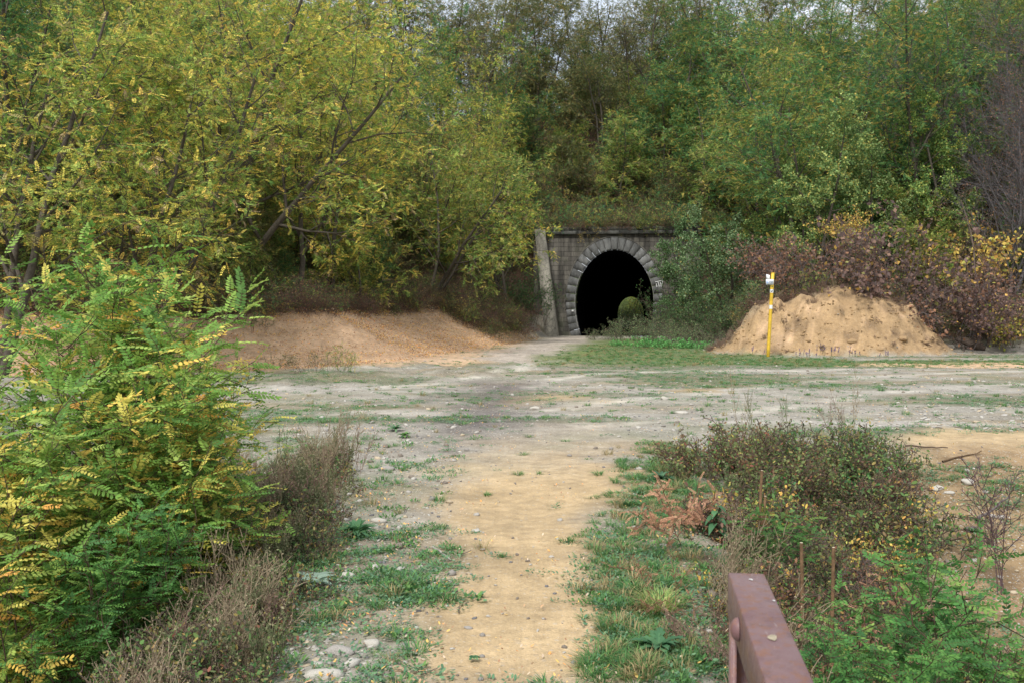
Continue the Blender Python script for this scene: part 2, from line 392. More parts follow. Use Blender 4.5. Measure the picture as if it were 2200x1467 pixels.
# ------------------------------------------------------------------ solid shapes
def boxv(x0, x1, y0, y1, z0, z1):
    V = np.array([(x, y, z) for z in (z0, z1) for y in (y0, y1) for x in (x0, x1)], float)
    F = np.array([(0, 2, 3, 1), (4, 5, 7, 6), (0, 1, 5, 4), (2, 6, 7, 3), (0, 4, 6, 2), (1, 3, 7, 5)])
    return V, F
def bev(mb, x0, x1, y0, y1, z0, z1, b, col, T=None, rng=None, jit=0):
    """chamfered box as the hull of 24 points"""
    import bmesh
    bm = bmesh.new()
    for sx in (0, 1):
        for sy in (0, 1):
            for sz in (0, 1):
                p = [(x0, x1)[sx], (y0, y1)[sy], (z0, z1)[sz]]; d = [(b, -b)[sx], (b, -b)[sy], (b, -b)[sz]]
                for k in range(3):
                    q = [p[i] + (d[i] if i != k else 0) for i in range(3)]
                    if rng is not None: q = [c + rng.uniform(-jit, jit) for c in q]
                    bm.verts.new(q)
    bmesh.ops.convex_hull(bm, input=bm.verts)
    bmesh.ops.triangulate(bm, faces=bm.faces)
    bm.verts.index_update(); bm.verts.ensure_lookup_table()
    V = np.array([v.co[:] for v in bm.verts]); F = np.array([[v.index for v in f.verts] for f in bm.faces]); bm.free()
    if T is not None: V = T(V)
    mb.add(V, [F], col); return mb
def tube(mb, P, rad, col, k=6, cap=False):
    P = np.asarray(P, float); n = len(P); rad = np.broadcast_to(np.asarray(rad, float), (n,))
    T = np.gradient(P, axis=0); T /= np.linalg.norm(T, axis=1, keepdims=True) + 1e-9
    ref = np.array([0, 0, 1.]) if abs(T[:, 2]).mean() < .8 else np.array([1., 0, 0])
    A = np.cross(T, ref); A /= np.linalg.norm(A, axis=1, keepdims=True) + 1e-9; B = np.cross(T, A)
    a = np.linspace(0, 2 * math.pi, k + 1)[:-1]
    V = P[:, None] + rad[:, None, None] * (np.cos(a)[None, :, None] * A[:, None] + np.sin(a)[None, :, None] * B[:, None])
    i = np.arange(n * k).reshape(n, k); j = np.roll(i, -1, 1)
    F = [np.stack([i[:-1], j[:-1], j[1:], i[1:]], -1).reshape(-1, 4)]
    if cap: F.append(i[-1:][:, :] if k != 4 else i[-1:]); F.append(i[:1][:, ::-1])
    c = np.asarray(col, float)
    if c.ndim == 2 and len(c) == n: c = np.repeat(c, k, 0)
    mb.add(V.reshape(-1, 3), F, c); return mb

# ------------------------------------------------------------------ tunnel portal
def PW(V):                                       # portal frame (u, v, z) to world
    V = np.asarray(V, float)
    return np.stack([PC[0] + V[..., 0] * PU[0] + V[..., 1] * PV[0], PC[1] + V[..., 0] * PU[1] + V[..., 1] * PV[1], PZ + V[..., 2]], -1)
def arch(t, grow=0.0):
    """outline of the opening, t 0..1 from the left foot over the crown to the right foot"""
    W, zc, hh, wb = 2.41, 2.07, 3.26, 2.08
    L1 = 2.1; La = math.pi * 2.85; tot = 2 * L1 + La; s = np.asarray(t, float) * tot
    out = np.zeros(s.shape + (2,))
    a = s < L1; f = s / L1; out[a] = np.stack([-(wb + (W - wb) * np.sin(f[a] * math.pi / 2)), f[a] * zc], -1)
    b = (s >= L1) & (s <= L1 + La); q = math.pi - (s - L1) / La * math.pi
    out[b] = np.stack([W * np.cos(q[b]), zc + hh * np.sin(q[b])], -1)
    c = s > L1 + La; f = (tot - s) / L1; out[c] = np.stack([wb + (W - wb) * np.sin(f[c] * math.pi / 2), f[c] * zc], -1)
    return out
def arch_n(t):
    e = 1e-3; a = arch(np.clip(np.asarray(t) - e, 0, 1)); b = arch(np.clip(np.asarray(t) + e, 0, 1)); d = b - a
    n = np.stack([-d[..., 1], d[..., 0]], -1); return n / np.linalg.norm(n, axis=-1, keepdims=True)
def masonry_mat():
    m, n, b, o = newmat('stained_masonry')
    tc = objco(n); mp = n.nodes.new('ShaderNodeMapping'); mp.inputs['Rotation'].default_value = (R(-90), 0, 0)
    n.links.new(tc, mp.inputs[0]); co = mp.outputs[0]
    wob = noise(n, 3, 2, tc); add = n.nodes.new('ShaderNodeVectorMath'); add.operation = 'ADD'
    sc = n.nodes.new('ShaderNodeVectorMath'); sc.operation = 'SCALE'; sc.inputs['Scale'].default_value = .04
    nc = n.nodes.new('ShaderNodeTexNoise'); nc.inputs['Scale'].default_value = 2.2; n.links.new(tc, nc.inputs['Vector'])
    n.links.new(nc.outputs['Color'], sc.inputs[0]); n.links.new(co, add.inputs[0]); n.links.new(sc.outputs[0], add.inputs[1])
    br = n.nodes.new('ShaderNodeTexBrick'); n.links.new(add.outputs[0], br.inputs['Vector'])
    br.inputs['Scale'].default_value = 1.0; br.inputs['Brick Width'].default_value = .62; br.inputs['Row Height'].default_value = .29
    br.inputs['Mortar Size'].default_value = .012; br.inputs['Mortar Smooth'].default_value = .3; br.inputs['Bias'].default_value = 0
    br.inputs['Color1'].default_value = (.10, .09, .076, 1); br.inputs['Color2'].default_value = (.175, .158, .13, 1)
    br.inputs['Mortar'].default_value = (.055, .05, .04, 1)
    st = n.nodes.new('ShaderNodeMapping'); st.inputs['Scale'].default_value = (1.3, 1.3, .22); n.links.new(tc, st.inputs[0])
    stain = noise(n, 1.1, 5, st.outputs[0], .7)
    c = mixc(n, br.outputs[0], ramp(n, stain, [(.36, .28), (.6, 1.1)]), 1.0, 'MULTIPLY')
    mo = noise(n, .8, 4, tc); c = mixc(n, c, (.055, .065, .03), ramp(n, mo, [(.52, 0.), (.75, .7)]))
    f = noise(n, 22, 5, tc, .7); c = mixc(n, c, ramp(n, f, [(.3, .7), (.7, 1.25)]), 1.0, 'MULTIPLY')
    n.links.new(c, b.inputs['Base Color']); b.inputs['Roughness'].default_value = .95
    iv = n.nodes.new('ShaderNodeMath'); iv.operation = 'MULTIPLY_ADD'; iv.inputs[1].default_value = -1.2; n.links.new(br.outputs['Fac'], iv.inputs[0]); n.links.new(f, iv.inputs[2])
    bump(n, b, iv.outputs[0], .8, .04); return m
def voussoir_mat():
    m, n, b, o = newmat('dressed_stone')
    tc = objco(n); st = n.nodes.new('ShaderNodeMapping'); st.inputs['Scale'].default_value = (1.6, 1.6, .5); n.links.new(tc, st.inputs[0])
    c = mixc(n, colattr(n), ramp(n, noise(n, 1.6, 5, st.outputs[0], .75), [(.34, .38), (.62, 1.15)]), 1.0, 'MULTIPLY')
    f = noise(n, 18, 5, tc, .7); c = mixc(n, c, ramp(n, f, [(.3, .75), (.7, 1.2)]), 1.0, 'MULTIPLY')
    n.links.new(c, b.inputs['Base Color']); b.inputs['Roughness'].default_value = .95; bump(n, b, f, .6, .03); return m
def wing_mat():
    m, n, b, o = newmat('pale_rubble'); tc = objco(n)
    v = n.nodes.new('ShaderNodeTexVoronoi'); v.inputs['Scale'].default_value = 3.2; v.feature = 'DISTANCE_TO_EDGE'; n.links.new(tc, v.inputs['Vector'])
    c = mixc(n, colattr(n), ramp(n, v.outputs['Distance'], [(.0, .6), (.07, 1.)]), 1.0, 'MULTIPLY')
    st = n.nodes.new('ShaderNodeMapping'); st.inputs['Scale'].default_value = (1.5, 1.5, .4); n.links.new(tc, st.inputs[0])
    c = mixc(n, c, ramp(n, noise(n, 1.3, 5, st.outputs[0], .7), [(.35, .5), (.65, 1.15)]), 1.0, 'MULTIPLY')
    f = noise(n, 25, 5, tc, .7); c = mixc(n, c, ramp(n, f, [(.3, .7), (.7, 1.2)]), 1.0, 'MULTIPLY')
    n.links.new(c, b.inputs['Base Color']); b.inputs['Roughness'].default_value = .95; bump(n, b, f, .6, .04); return m

def build_portal():
    rng = random.Random(4)
    root = empty('tunnel_portal', tuple(PW([0, 0, 0])), -PA)
    tag(root, 'old stone railway tunnel portal with dark horseshoe opening and ring of grey voussoirs', 'tunnel portal')
    # all parts are modelled in the portal's own frame (x across, y into the hill, z up)
    MM = masonry_mat(); MV = voussoir_mat()
    t = np.linspace(0, 1, 97); A = arch(t); N = arch_n(t); U0, U1 = -5.0, 5.2
    inner = A + N * .30
    ctr = np.array([0, 2.1]); D = inner - ctr
    def proj(p, d):
        ks = []
        if d[0] > 1e-6: ks.append((U1 - p[0]) / d[0])
        if d[0] < -1e-6: ks.append((U0 - p[0]) / d[0])
        if d[1] > 1e-6: ks.append((PH - p[1]) / d[1])
        if d[1] < -1e-6: ks.append((-.6 - p[1]) / d[1])
        return p + d * min(ks)
    outer = np.array([proj(p, d) for p, d in zip(inner, D)])
    corners = [(U0, PH), (U1, PH)]
    for cx, cz in corners:                       # put the nearest sample exactly on the corner
        k = np.argmin(np.hypot(outer[:, 0] - cx, outer[:, 1] - cz)); outer[k] = (cx, cz)
    K = 14; rings = [inner + (outer - inner) * (j / K) for j in range(K + 1)]
    P2 = np.stack(rings); i = np.arange(P2.shape[0] * 97).reshape(K + 1, 97)
    F = np.stack([i[:-1, :-1], i[1:, :-1], i[1:, 1:], i[:-1, 1:]], -1).reshape(-1, 4)
    q = P2.reshape(-1, 2); dep = .02 * fbm(q[:, 0] * 2.2, q[:, 1] * 4, 77, 3)
    mb = MB().add(np.stack([q[:, 0], dep, q[:, 1]], 1), [F])
    mb.add(*[a if k else a for k, a in enumerate(boxv(U0, U1, .06, .75, PH - .9, PH - .003))])
    mb.add(*boxv(U0, U0 + .5, .06, .75, -.6, PH - .9)); mb.add(*boxv(U1 - .5, U1, .06, .75, -.6, PH - .9))
    mb.build('wall', MM, root)
    # coping: two projecting courses of long slabs
    mb = MB(); x = U0 - .05
    while x < U1:
        wd = rng.uniform(.8, 1.3); x2 = min(x + wd, U1 + .05); g = rng.uniform(.75, 1.1)
        bev(mb, x + .006, x2 - .006, -.20, .62, PH + .003, PH + .22, .02, np.array([.085, .085, .075]) * g, rng=rng, jit=.006); x = x2
    x = U0 - .05
    while x < U1:
        wd = rng.uniform(.9, 1.4); x2 = min(x + wd, U1 + .05); g = rng.uniform(.7, 1.05)
        bev(mb, x + .006, x2 - .006, -.12, .62, PH + .225, PH + .46, .03, np.array([.10, .10, .085]) * g, rng=rng, jit=.01); x = x2
    mb.build('coping', MV, root)
    # arch ring: every voussoir a block, taller ring at the crown
    mb = MB(); nv = 31; ts = np.linspace(0, 1, nv + 1)
    for k in range(nv):
        a, b = ts[k] + .0009, ts[k + 1] - .0009; tt = np.array([a, (a + b) / 2, b])
        p = arch(tt); nn = arch_n(tt); m = (k + .5) / nv; r = .56 + .17 * math.exp(-((m - .5) / .2) ** 2) + rng.uniform(-.015, .015)
        if k == nv // 2: r += .04
        pr = .045 + rng.uniform(-.006, .006); o = p + nn * r; g = rng.uniform(.78, 1.15)
        side_ = 1 - .35 * abs(m - .5) * 2
        col = np.array([.17, .17, .162]) * g * side_
        pi = p + nn * .0
        fr = np.concatenate([pi + nn * .025, o - nn * .025])          # chamfered front
        V = []
        for (u_, z_) in pi: V.append((u_, .9, z_))
        for (u_, z_) in o: V.append((u_, .04, z_))
        for (u_, z_) in pi: V.append((u_, -pr + .012, z_))
        for (u_, z_) in o: V.append((u_, -pr + .012, z_))
        cc = fr.mean(0)
        for (u_, z_) in cc + (fr - cc) * .985: V.append((u_, -pr + rng.uniform(-.008, .008), z_))
        V = np.array(V)
        Fq = []
        for j in (0, 1):
            Fq += [(0 + j, 1 + j, 7 + j, 6 + j), (3 + j, 9 + j, 10 + j, 4 + j), (12 + j, 13 + j, 16 + j, 15 + j), (6 + j, 7 + j, 13 + j, 12 + j), (9 + j, 15 + j, 16 + j, 10 + j)]
        Fq += [(6, 12, 15, 9), (8, 11, 17, 14), (0, 6, 9, 3), (2, 5, 11, 8)]
        mb.add(V, [np.array(Fq)], col)
    mb.build('arch_ring', MV, root)
    # raised thin moulding round the ring
    tm = np.linspace(.13, .87, 60); pm = arch(tm) + arch_n(tm) * (.60 + .17 * np.exp(-((tm - .5) / .2) ** 2))[:, None]
    mb = MB(); tube(mb, np.stack([pm[:, 0], np.full(60, -.03), pm[:, 1]], 1), .035, (.15, .14, .12), 6); mb.build('hood_moulding', MV, root)
    # lining
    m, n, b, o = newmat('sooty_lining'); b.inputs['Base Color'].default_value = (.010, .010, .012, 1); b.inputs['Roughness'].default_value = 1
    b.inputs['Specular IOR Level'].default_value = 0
    Lz = lambda v: np.interp(v, [0, 125], [0, -2.25])
    vs_ = np.array([.89, 2, 5, 10, 20, 40, 70, 100, 125]); tt = np.linspace(0, 1, 49); a = arch(tt) * 1.003; mbl = MB()
    V = np.array([[(p[0] * .995, v, p[1] + Lz(v)) for p in a] for v in vs_]); i = np.arange(V.shape[0] * 49).reshape(-1, 49)
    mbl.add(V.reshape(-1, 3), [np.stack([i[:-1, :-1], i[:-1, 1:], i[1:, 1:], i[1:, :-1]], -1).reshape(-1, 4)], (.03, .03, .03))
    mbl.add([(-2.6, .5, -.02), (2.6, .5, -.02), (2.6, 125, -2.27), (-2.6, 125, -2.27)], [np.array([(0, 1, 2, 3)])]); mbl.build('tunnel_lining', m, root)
    # pale worn edges of the intrados, both jambs
    for a0, a1, cl in ((.015, .30, .42), (.70, .86, .36)):
        tt = np.linspace(a0, a1, 26); p = arch(tt); nn = arch_n(tt); wv = np.array([.012 + .02 * rng.random() for _ in tt])
        mb = MB(); V = np.concatenate([np.stack([p[:, 0], np.full(26, -.058), p[:, 1]], 1), np.stack([(p + nn * wv[:, None])[:, 0], np.full(26, -.058), (p + nn * wv[:, None])[:, 1]], 1)])
        V = np.concatenate([V, V + (0, .3, 0)]); q = np.arange(25)
        mb.add(V, [np.concatenate([np.stack([q, q + 26, q + 27, q + 1], 1), np.stack([q, q + 1, q + 53, q + 52], 1)])], (cl, cl * .98, cl * .92))
        mb.build('pale_edge', MV, root)
    # wing wall: leaning pale buttress on the left, dark inner face
    MW = wing_mat(); mb = MB()
    n_ = 22; zz = np.linspace(-.5, 6.55, n_)
    rows = []
    for z_ in zz:
        f = (z_ + .5) / 7.05; c0 = -3.50 - .95 * f; wd = .52 - .10 * f; y0 = -2.3 + 1.7 * f
        j = rng.uniform(-.014, .014)
        rows.append([(c0 - wd + j, y0, z_), (c0 + wd * .45 + j, y0 - .04, z_), (c0 + wd * .45, .3, z_), (c0 - wd, .3, z_)])
    V = np.array(rows); i = np.arange(n_ * 4).reshape(n_, 4)
    F = np.concatenate([np.stack([i[:-1, k], i[:-1, (k + 1) % 4], i[1:, (k + 1) % 4], i[1:, k]], 1) for k in range(4)] + [i[-1:]])
    mb.add(V.reshape(-1, 3), [F], (.30, .275, .22)); mb.build('wing_wall', MW, root)
    # number plate and white scrawl
    mb = MB(); mb.add(*boxv(-2.62, -2.50, -.072, -.05, 1.48, 1.60), (.75, .75, .72)); pl = mb.build('number_plate', M_STEM, root)
    mb = MB()
    strokes = [[(2.50, 3.30), (2.98, 3.42)], [(2.66, 3.34), (2.74, 3.02)], [(2.80, 3.30), (2.86, 3.02), (2.95, 3.36)], [(2.56, 3.22), (2.60, 3.00)]]
    for s_ in strokes:
        p = np.array([(a_, -.062, b_) for a_, b_ in s_]); d = p[1:] - p[:-1]
        for a_, b_ in zip(p[:-1], p[1:]):
            dd = (b_ - a_) / np.linalg.norm(b_ - a_); nx = np.array([-dd[2], 0, dd[0]]) * .028
            mb.add(np.array([a_ - nx, b_ - nx, b_ + nx, a_ + nx, a_ - nx + (0, .05, 0), b_ - nx + (0, .05, 0), b_ + nx + (0, .05, 0), a_ + nx + (0, .05, 0)]),
                   [np.array([(0, 1, 2, 3), (0, 4, 5, 1), (2, 6, 7, 3)])], (.6, .6, .58))
    mb.build('painted_scrawl', M_STEM, root)
build_portal()

# ------------------------------------------------------------------ trail post
def build_post():
    b0 = G(1650, 766); D = b0[1]; k = D / FPX
    root = empty('trail_post', tuple(b0))
    tag(root, 'tall yellow trail marker post with white sign plates, leaning slightly beside the dirt mound', 'trail post')
    my, n, bb, o = newmat('yellow_paint'); tc = objco(n)
    c = mixc(n, (.72, .46, .035), ramp(n, noise(n, 7, 5, tc, .7), [(.35, .72), (.6, 1.)]), 1.0, 'MULTIPLY')
    n.links.new(c, bb.inputs['Base Color']); bb.inputs['Roughness'].default_value = .55
    h = 179 * k; lean = 8.5 * k / h; r = 3.6 * k
    def pt(z, dx=0, dy=0): return np.array([lean * z + dx, dy, z])
    zz = np.linspace(-.15, h, 8); mb = MB(); tube(mb, [pt(z) for z in zz], r, (1, 1, 1), 14, True)
    mb.add(*boxv(-r * 1.0 + lean * h, r * 1.0 + lean * h, -r, r, h, h + .012), (1, 1, 1))
    mb.build('pole', my, root, smooth=False)
    mw = plain_attr('sign_enamel', .45, 30, .08, .05, .001)
    def plate(name, x0, x1, z0, z1, y, shear=0, yaw=0, col=(.72, .75, .78)):
        mb = MB(); V, F = boxv(0, x1 - x0, -.004, .004, 0, z1 - z0); V[:, 2] -= shear * V[:, 0] / (x1 - x0)
        ca, sa = math.cos(yaw), math.sin(yaw); V = np.stack([V[:, 0] * ca - V[:, 1] * sa, V[:, 0] * sa + V[:, 1] * ca, V[:, 2]], 1) + (x0, y, z0)
        mb.add(V, F, col); return mb.build(name, mw, root)
    z612, z601 = (766 - 612.5) * k, (766 - 601) * k
    p = plate('route_sign', -7 * k, 9.5 * k, z612, z601, -r - .006)
    x0 = -7 * k; yy = -r - .0125
    mb = MB()                                                        # hiker-like blue emblem
    def flat(m_, pts, col, y=yy): m_.add([(a_, y, b_) for a_, b_ in pts], [np.array([list(range(len(pts)))])], col)
    ex, ez, u = x0 + 1.0 * k, z612 + 2.6 * k, k
    flat(mb, [(ex + .2 * u, ez), (ex + 1.1 * u, ez), (ex + 1.9 * u, ez + 6 * u), (ex + 1.0 * u, ez + 6 * u)], (.05, .22, .62))
    flat(mb, [(ex + 1.6 * u, ez + 3.9 * u), (ex + 3.0 * u, ez + 3.4 * u), (ex + 3.4 * u, ez), (ex + 2.6 * u, ez), (ex + 2.2 * u, ez + 2.6 * u), (ex + 1.5 * u, ez + 3.0 * u)], (.05, .22, .62))
    flat(mb, [(ex + 1.0 * u, ez + 6.2 * u), (ex + 2.1 * u, ez + 6.2 * u), (ex + 2.1 * u, ez + 7.1 * u), (ex + 1.0 * u, ez + 7.1 * u)], (.05, .22, .62))
    e = mb.build('emblem', mw, p)
    mb = MB(); rg = random.Random(2)
    for row in (6.3, 3.4):
        xx = x0 + 5.4 * k
        while xx < x0 + 14.6 * k:
            wl = rg.uniform(.35, .8) * k; hl = rg.uniform(1.1, 1.7) * k
            flat(mb, [(xx, z612 + row * k), (xx + wl, z612 + row * k), (xx + wl, z612 + row * k + hl), (xx, z612 + row * k + hl)], (.10, .14, .2)); xx += wl + .22 * k
    mb.build('lettering', mw, p)
    plate('pointer_sign', -3.0 * k, 5.6 * k, (766 - 601.5) * k, (766 - 589.5) * k, r + .10, shear=2.6 * k, yaw=-.8, col=(.78, .78, .8))
    def band(nm, y0, y1, col):
        a_, b_ = (766 - y1) * k, (766 - y0) * k; mb = MB(); tube(mb, [pt(a_), pt(b_)], r + .0022, col, 14); return mb.build(nm, mw, root)
    band('white_band', 656, 664, (.72, .72, .70))
    b2 = band('route_sticker', 622.5, 629.5, (.75, .75, .75))
    def mark(parent, nm, px, py, w_, h_, col, dy=.006, bent=False):
        z = (766 - py) * k; mb = MB(); x_ = lean * z + (px) * k; y_ = -r - dy
        if bent: pts = [(-.5, .1), (-.25, -.45), (.3, -.3), (.5, .5), (.25, .5), (.15, 0), (-.1, -.1), (-.3, .3)]
        else: pts = [(-.5, -.4), (.1, -.5), (.5, 0), (.3, .5), (-.4, .45)]
        flat(mb, [(x_ + a_ * w_ * k, z + b_ * h_ * k) for a_, b_ in pts], col, y_); mb.build(nm, mw, parent)
    mark(b2, 'arrow_mark', -1.0, 626, 5, 4.5, (.03, .035, .05), bent=True)
    mark(root, 'green_sticker', -.6, 616, 3.0, 3.6, (.03, .10, .05))
build_post()

# ------------------------------------------------------------------ bridge railing
def build_rail():
    d0 = 1.95; k = d0 / FPX
    m, n, b, o = newmat('rusty_brown_paint'); tc = objco(n)
    c = mixc(n, (.165, .085, .085), (.235, .15, .145), ramp(n, noise(n, 5, 5, tc, .65), [(.35, 0.), (.65, 1.)]))
    c = mixc(n, c, (.22, .10, .06), ramp(n, noise(n, 38, 5, tc, .7), [(.5, 0.), (.62, .8)]))
    c = mixc(n, c, (.075, .05, .045), ramp(n, noise(n, 11, 7, tc, .8), [(.56, 0.), (.66, .6)]))
    c = mixc(n, c, (.42, .36, .26), ramp(n, noise(n, 14, 6, tc, .75), [(.66, 0.), (.74, .7)]))
    sm = n.nodes.new('ShaderNodeMapping'); sm.inputs['Scale'].default_value = (1, .12, 1); n.links.new(tc, sm.inputs[0])
    c = mixc(n, c, (.36, .29, .27), ramp(n, noise(n, 160, 3, sm.outputs[0], .6), [(.66, 0.), (.72, .5)]))
    n.links.new(c, b.inputs['Base Color']); b.inputs['Roughness'].default_value = .5
    rr_ = ramp(n, noise(n, 60, 4, tc), [(.3, .4), (.7, .7)]); n.links.new(rr_, b.inputs['Roughness'])
    bump(n, b, noise(n, 90, 4, tc), .25, .002)
    ztop = Zt(1230, d0); xl = X(1569, d0); xr = X(1647, d0); wd = xr - xl
    dirv = np.array([X(1352, 1.0), 1.0, Zt(600, 1.0) - ZC]); L = 3.2
    ang = math.atan2(dirv[0], 1.0); slope = dirv[2]
    root = empty('bridge_railing', (xl + wd / 2, d0, ztop), -ang)
    tag(root, 'rusty brown painted steel handrail end with bolted post, close in front at the lower right', 'railing')
    def sh(V): V = V.copy(); V[:, 2] += V[:, 1] * slope; return V
    hw = wd / 2 * math.cos(ang)
    mb = MB(); bev(mb, -hw, hw, -L, 0, -.085, 0, .0025, (1, 1, 1), T=sh); mb.build('handrail', m, root)
    mb = MB()                                                   # channel post under the far end
    for (x0, x1, y0, y1) in ((-hw + .001, -hw + .009, -.085, -.016), (-hw + .0095, hw - .004, -.024, -.016)):
        mb.add(*boxv(x0, x1, y0, y1, -1.55, -.0875), (1, 1, 1))
    mb.build('post', m, root)
    mb = MB()                                                   # domed bolt head on the outer face
    a = np.linspace(0, math.pi / 2, 6); V = []; F = []; ns = 16
    for q in a:
        for j in range(ns):
            f = 2 * math.pi * j / ns; V.append((-hw - .001 - .014 * math.sin(q), -.20 + .021 * math.cos(q) * math.cos(f), -.048 + .021 * math.cos(q) * math.sin(f)))
    i = np.arange(6 * ns).reshape(6, ns); j = np.roll(i, -1, 1)
    mb.add(V, [np.stack([i[:-1], j[:-1], j[1:], i[1:]], -1).reshape(-1, 4)], (1, 1, 1)); mb.build('bolt', m, root, smooth=True)
    for (xx, yy, r_) in ((.004, -.045, .004), (hw - .006, -.17, .003), (.0, -.36, .009)):
        mb = MB()
        a = np.linspace(0, 2 * math.pi, 10)[:-1]; rg = random.Random(int(yy * -100))
        V = [(xx + r_ * math.cos(q) * rg.uniform(.6, 1.3), yy + r_ * math.sin(q) * rg.uniform(.6, 1.8), yy * slope + .0012) for q in a]
        mb.add(V, [np.array([list(range(9))])], (.6, .58, .55) if r_ < .006 else (.34, .29, .2)); mb.build('paint_fleck', M_STEM, root)
    # second post further back
    mb = MB(); mb.add(*boxv(-hw + .002, hw - .002, -2.6, -2.53, -1.55, -.25), (1, 1, 1)); mb.build('post', m, root)
build_rail()

# ------------------------------------------------------------------ leaves, twigs, generators
def pal(*cs):
    o = []
    for w_, c in cs:
        l = s2l(c); g = l.mean(); o.append((w_, (l * .84 + g * .16) * 1.36))
    return o
def pick(P, rng, n):
    wts = np.array([p[0] for p in P], float); idx = rng.choice(len(P), n, p=wts / wts.sum()); return np.array([p[1] for p in P])[idx]
P_YG = pal((8, (120, 146, 58)), (5, (156, 168, 56)), (5, (210, 190, 60)), (4, (92, 134, 50)), (1.6, (212, 172, 56)), (4, (142, 120, 84)))
P_YG2 = pal((5, (106, 136, 52)), (4, (140, 150, 60)), (2.5, (186, 164, 60)), (4, (88, 122, 50)), (2.5, (130, 108, 76)))
P_GR = pal((6, (70, 118, 62)), (4, (92, 132, 60)), (3, (136, 144, 58)), (2, (182, 152, 48)), (3, (58, 104, 66)))
P_OL = pal((5, (92, 104, 58)), (4, (112, 114, 60)), (2, (138, 124, 66)), (2, (74, 90, 54)), (1, (160, 126, 60)))
P_RND = pal((6, (104, 132, 66)), (4, (128, 150, 80)), (4, (82, 112, 58)), (3, (160, 166, 80)), (1.5, (180, 160, 58)))
P_RNDB = pal((6, (106, 132, 84)), (3, (136, 156, 112)), (4, (80, 110, 62)), (3, (68, 96, 54)), (1, (140, 126, 60)))
P_NEAR = pal((6, (100, 138, 46)), (5, (122, 154, 52)), (4, (80, 118, 46)), (3, (146, 168, 66)), (2.5, (188, 176, 58)), (1, (206, 168, 50)))
P_NEARY = pal((4, (130, 150, 54)), (3, (180, 170, 58)), (2.5, (202, 168, 50)), (.5, (206, 146, 44)), (4, (100, 136, 50)))
P_NEARG = pal((6, (92, 134, 42)), (4, (108, 148, 48)), (3, (74, 114, 44)), (3, (138, 160, 54)), (1.5, (186, 172, 54)))
P_NEARD = pal((6, (72, 120, 50)), (5, (88, 134, 52)), (3, (60, 102, 48)), (1, (118, 146, 58)))
P_BRN = pal((5, (122, 88, 68)), (4, (104, 76, 62)), (3, (150, 106, 74)), (1, (90, 70, 62)))
P_VINE = pal((7, (112, 88, 80)), (5, (96, 78, 74)), (3, (134, 104, 84)), (1.0, (190, 150, 56)), (1, (130, 126, 66)))
P_YEL = pal((4, (206, 174, 56)), (3, (190, 142, 52)), (3, (170, 168, 66)), (3, (120, 98, 64)))
P_SCR = pal((6, (80, 112, 56)), (5, (100, 126, 60)), (3, (122, 104, 62)), (2, (146, 128, 62)), (2, (64, 86, 54)))
P_SAGE = pal((5, (88, 112, 74)), (4, (104, 124, 78)), (3, (76, 98, 66)), (3, (118, 108, 80)))
P_NETT = pal((5, (84, 146, 74)), (4, (100, 160, 82)), (2, (70, 124, 68)))
P_RED = pal((3, (116, 90, 62)), (1.3, (132, 80, 58)), (6, (92, 106, 58)), (4, (112, 124, 66)), (1, (160, 146, 64)))

def t_leaf(Ln=1, W=.5, n=4, fold=.0):
    """one leaf along +x; n=4 diamond, n=6 oval"""
    if n == 4: V = [(0, 0, 0), (.45, W / 2, fold), (1, 0, 0), (.45, -W / 2, fold)]
    else: V = [(0, 0, 0), (.28, W * .46, fold), (.72, W * .44, fold), (1, 0, 0), (.72, -W * .44, fold), (.28, -W * .46, fold)]
    V = np.array(V) * (Ln, 1, 1); return V, np.arange(len(V))[None]
def t_frond(L=1.0, pairs=7, ll=.2, lw=.09, n=4, curve=.25, droop=.2, seed=0, rachis=True):
    rg = np.random.default_rng(seed); V = []; F = []; ids = []; li = 0
    def rach(s): return np.array([s * L, 0, -curve * L * s * s])
    for i in range(pairs):
        s = .16 + .80 * i / (pairs - 1); sc = (1 - .35 * abs(s - .5) * 1.4)
        for sd_ in (-1, 1):
            a = (1.15 - .35 * s) * sd_ + rg.normal(0, .12); lv, lf = t_leaf(ll * sc, lw * sc, n)
            dr = -droop - rg.uniform(0, .25)
            x = lv[:, 0] * math.cos(a) - lv[:, 1] * math.sin(a); y = lv[:, 0] * math.sin(a) + lv[:, 1] * math.cos(a)
            z = lv[:, 0] * dr + lv[:, 1] * rg.normal(0, .25)
            V.append(np.stack([x, y, z], 1) + rach(s)); F.append(lf + sum(len(v) for v in V[:-1])); ids += [li] * len(lv); li += 1
    lv, lf = t_leaf(ll, lw, n); V.append(lv + rach(.97)); F.append(lf + sum(len(v) for v in V[:-1])); ids += [li] * len(lv); li += 1
    Fs = [np.concatenate(F)]
    if rachis:
        q = [rach(s) for s in (0, .5, 1)]; o = sum(len(v) for v in V); rw = .007 * L / .25 * .25
        V.append(np.array([p + (0, d_, 0) for p in q for d_ in (-rw, rw)])); ids += [-1] * 6
        Fs.append(np.array([(o, o + 1, o + 3, o + 2), (o + 2, o + 3, o + 5, o + 4)]))
    return np.concatenate(V), Fs, np.array(ids)
def frames(d, up, rng, roll=.5):
    d = d / (np.linalg.norm(d, axis=1, keepdims=True) + 1e-9); up = up + rng.normal(0, roll, d.shape)
    y = np.cross(up, d); y /= np.linalg.norm(y, axis=1, keepdims=True) + 1e-9; z = np.cross(d, y)
    return np.stack([d, y, z], -1)
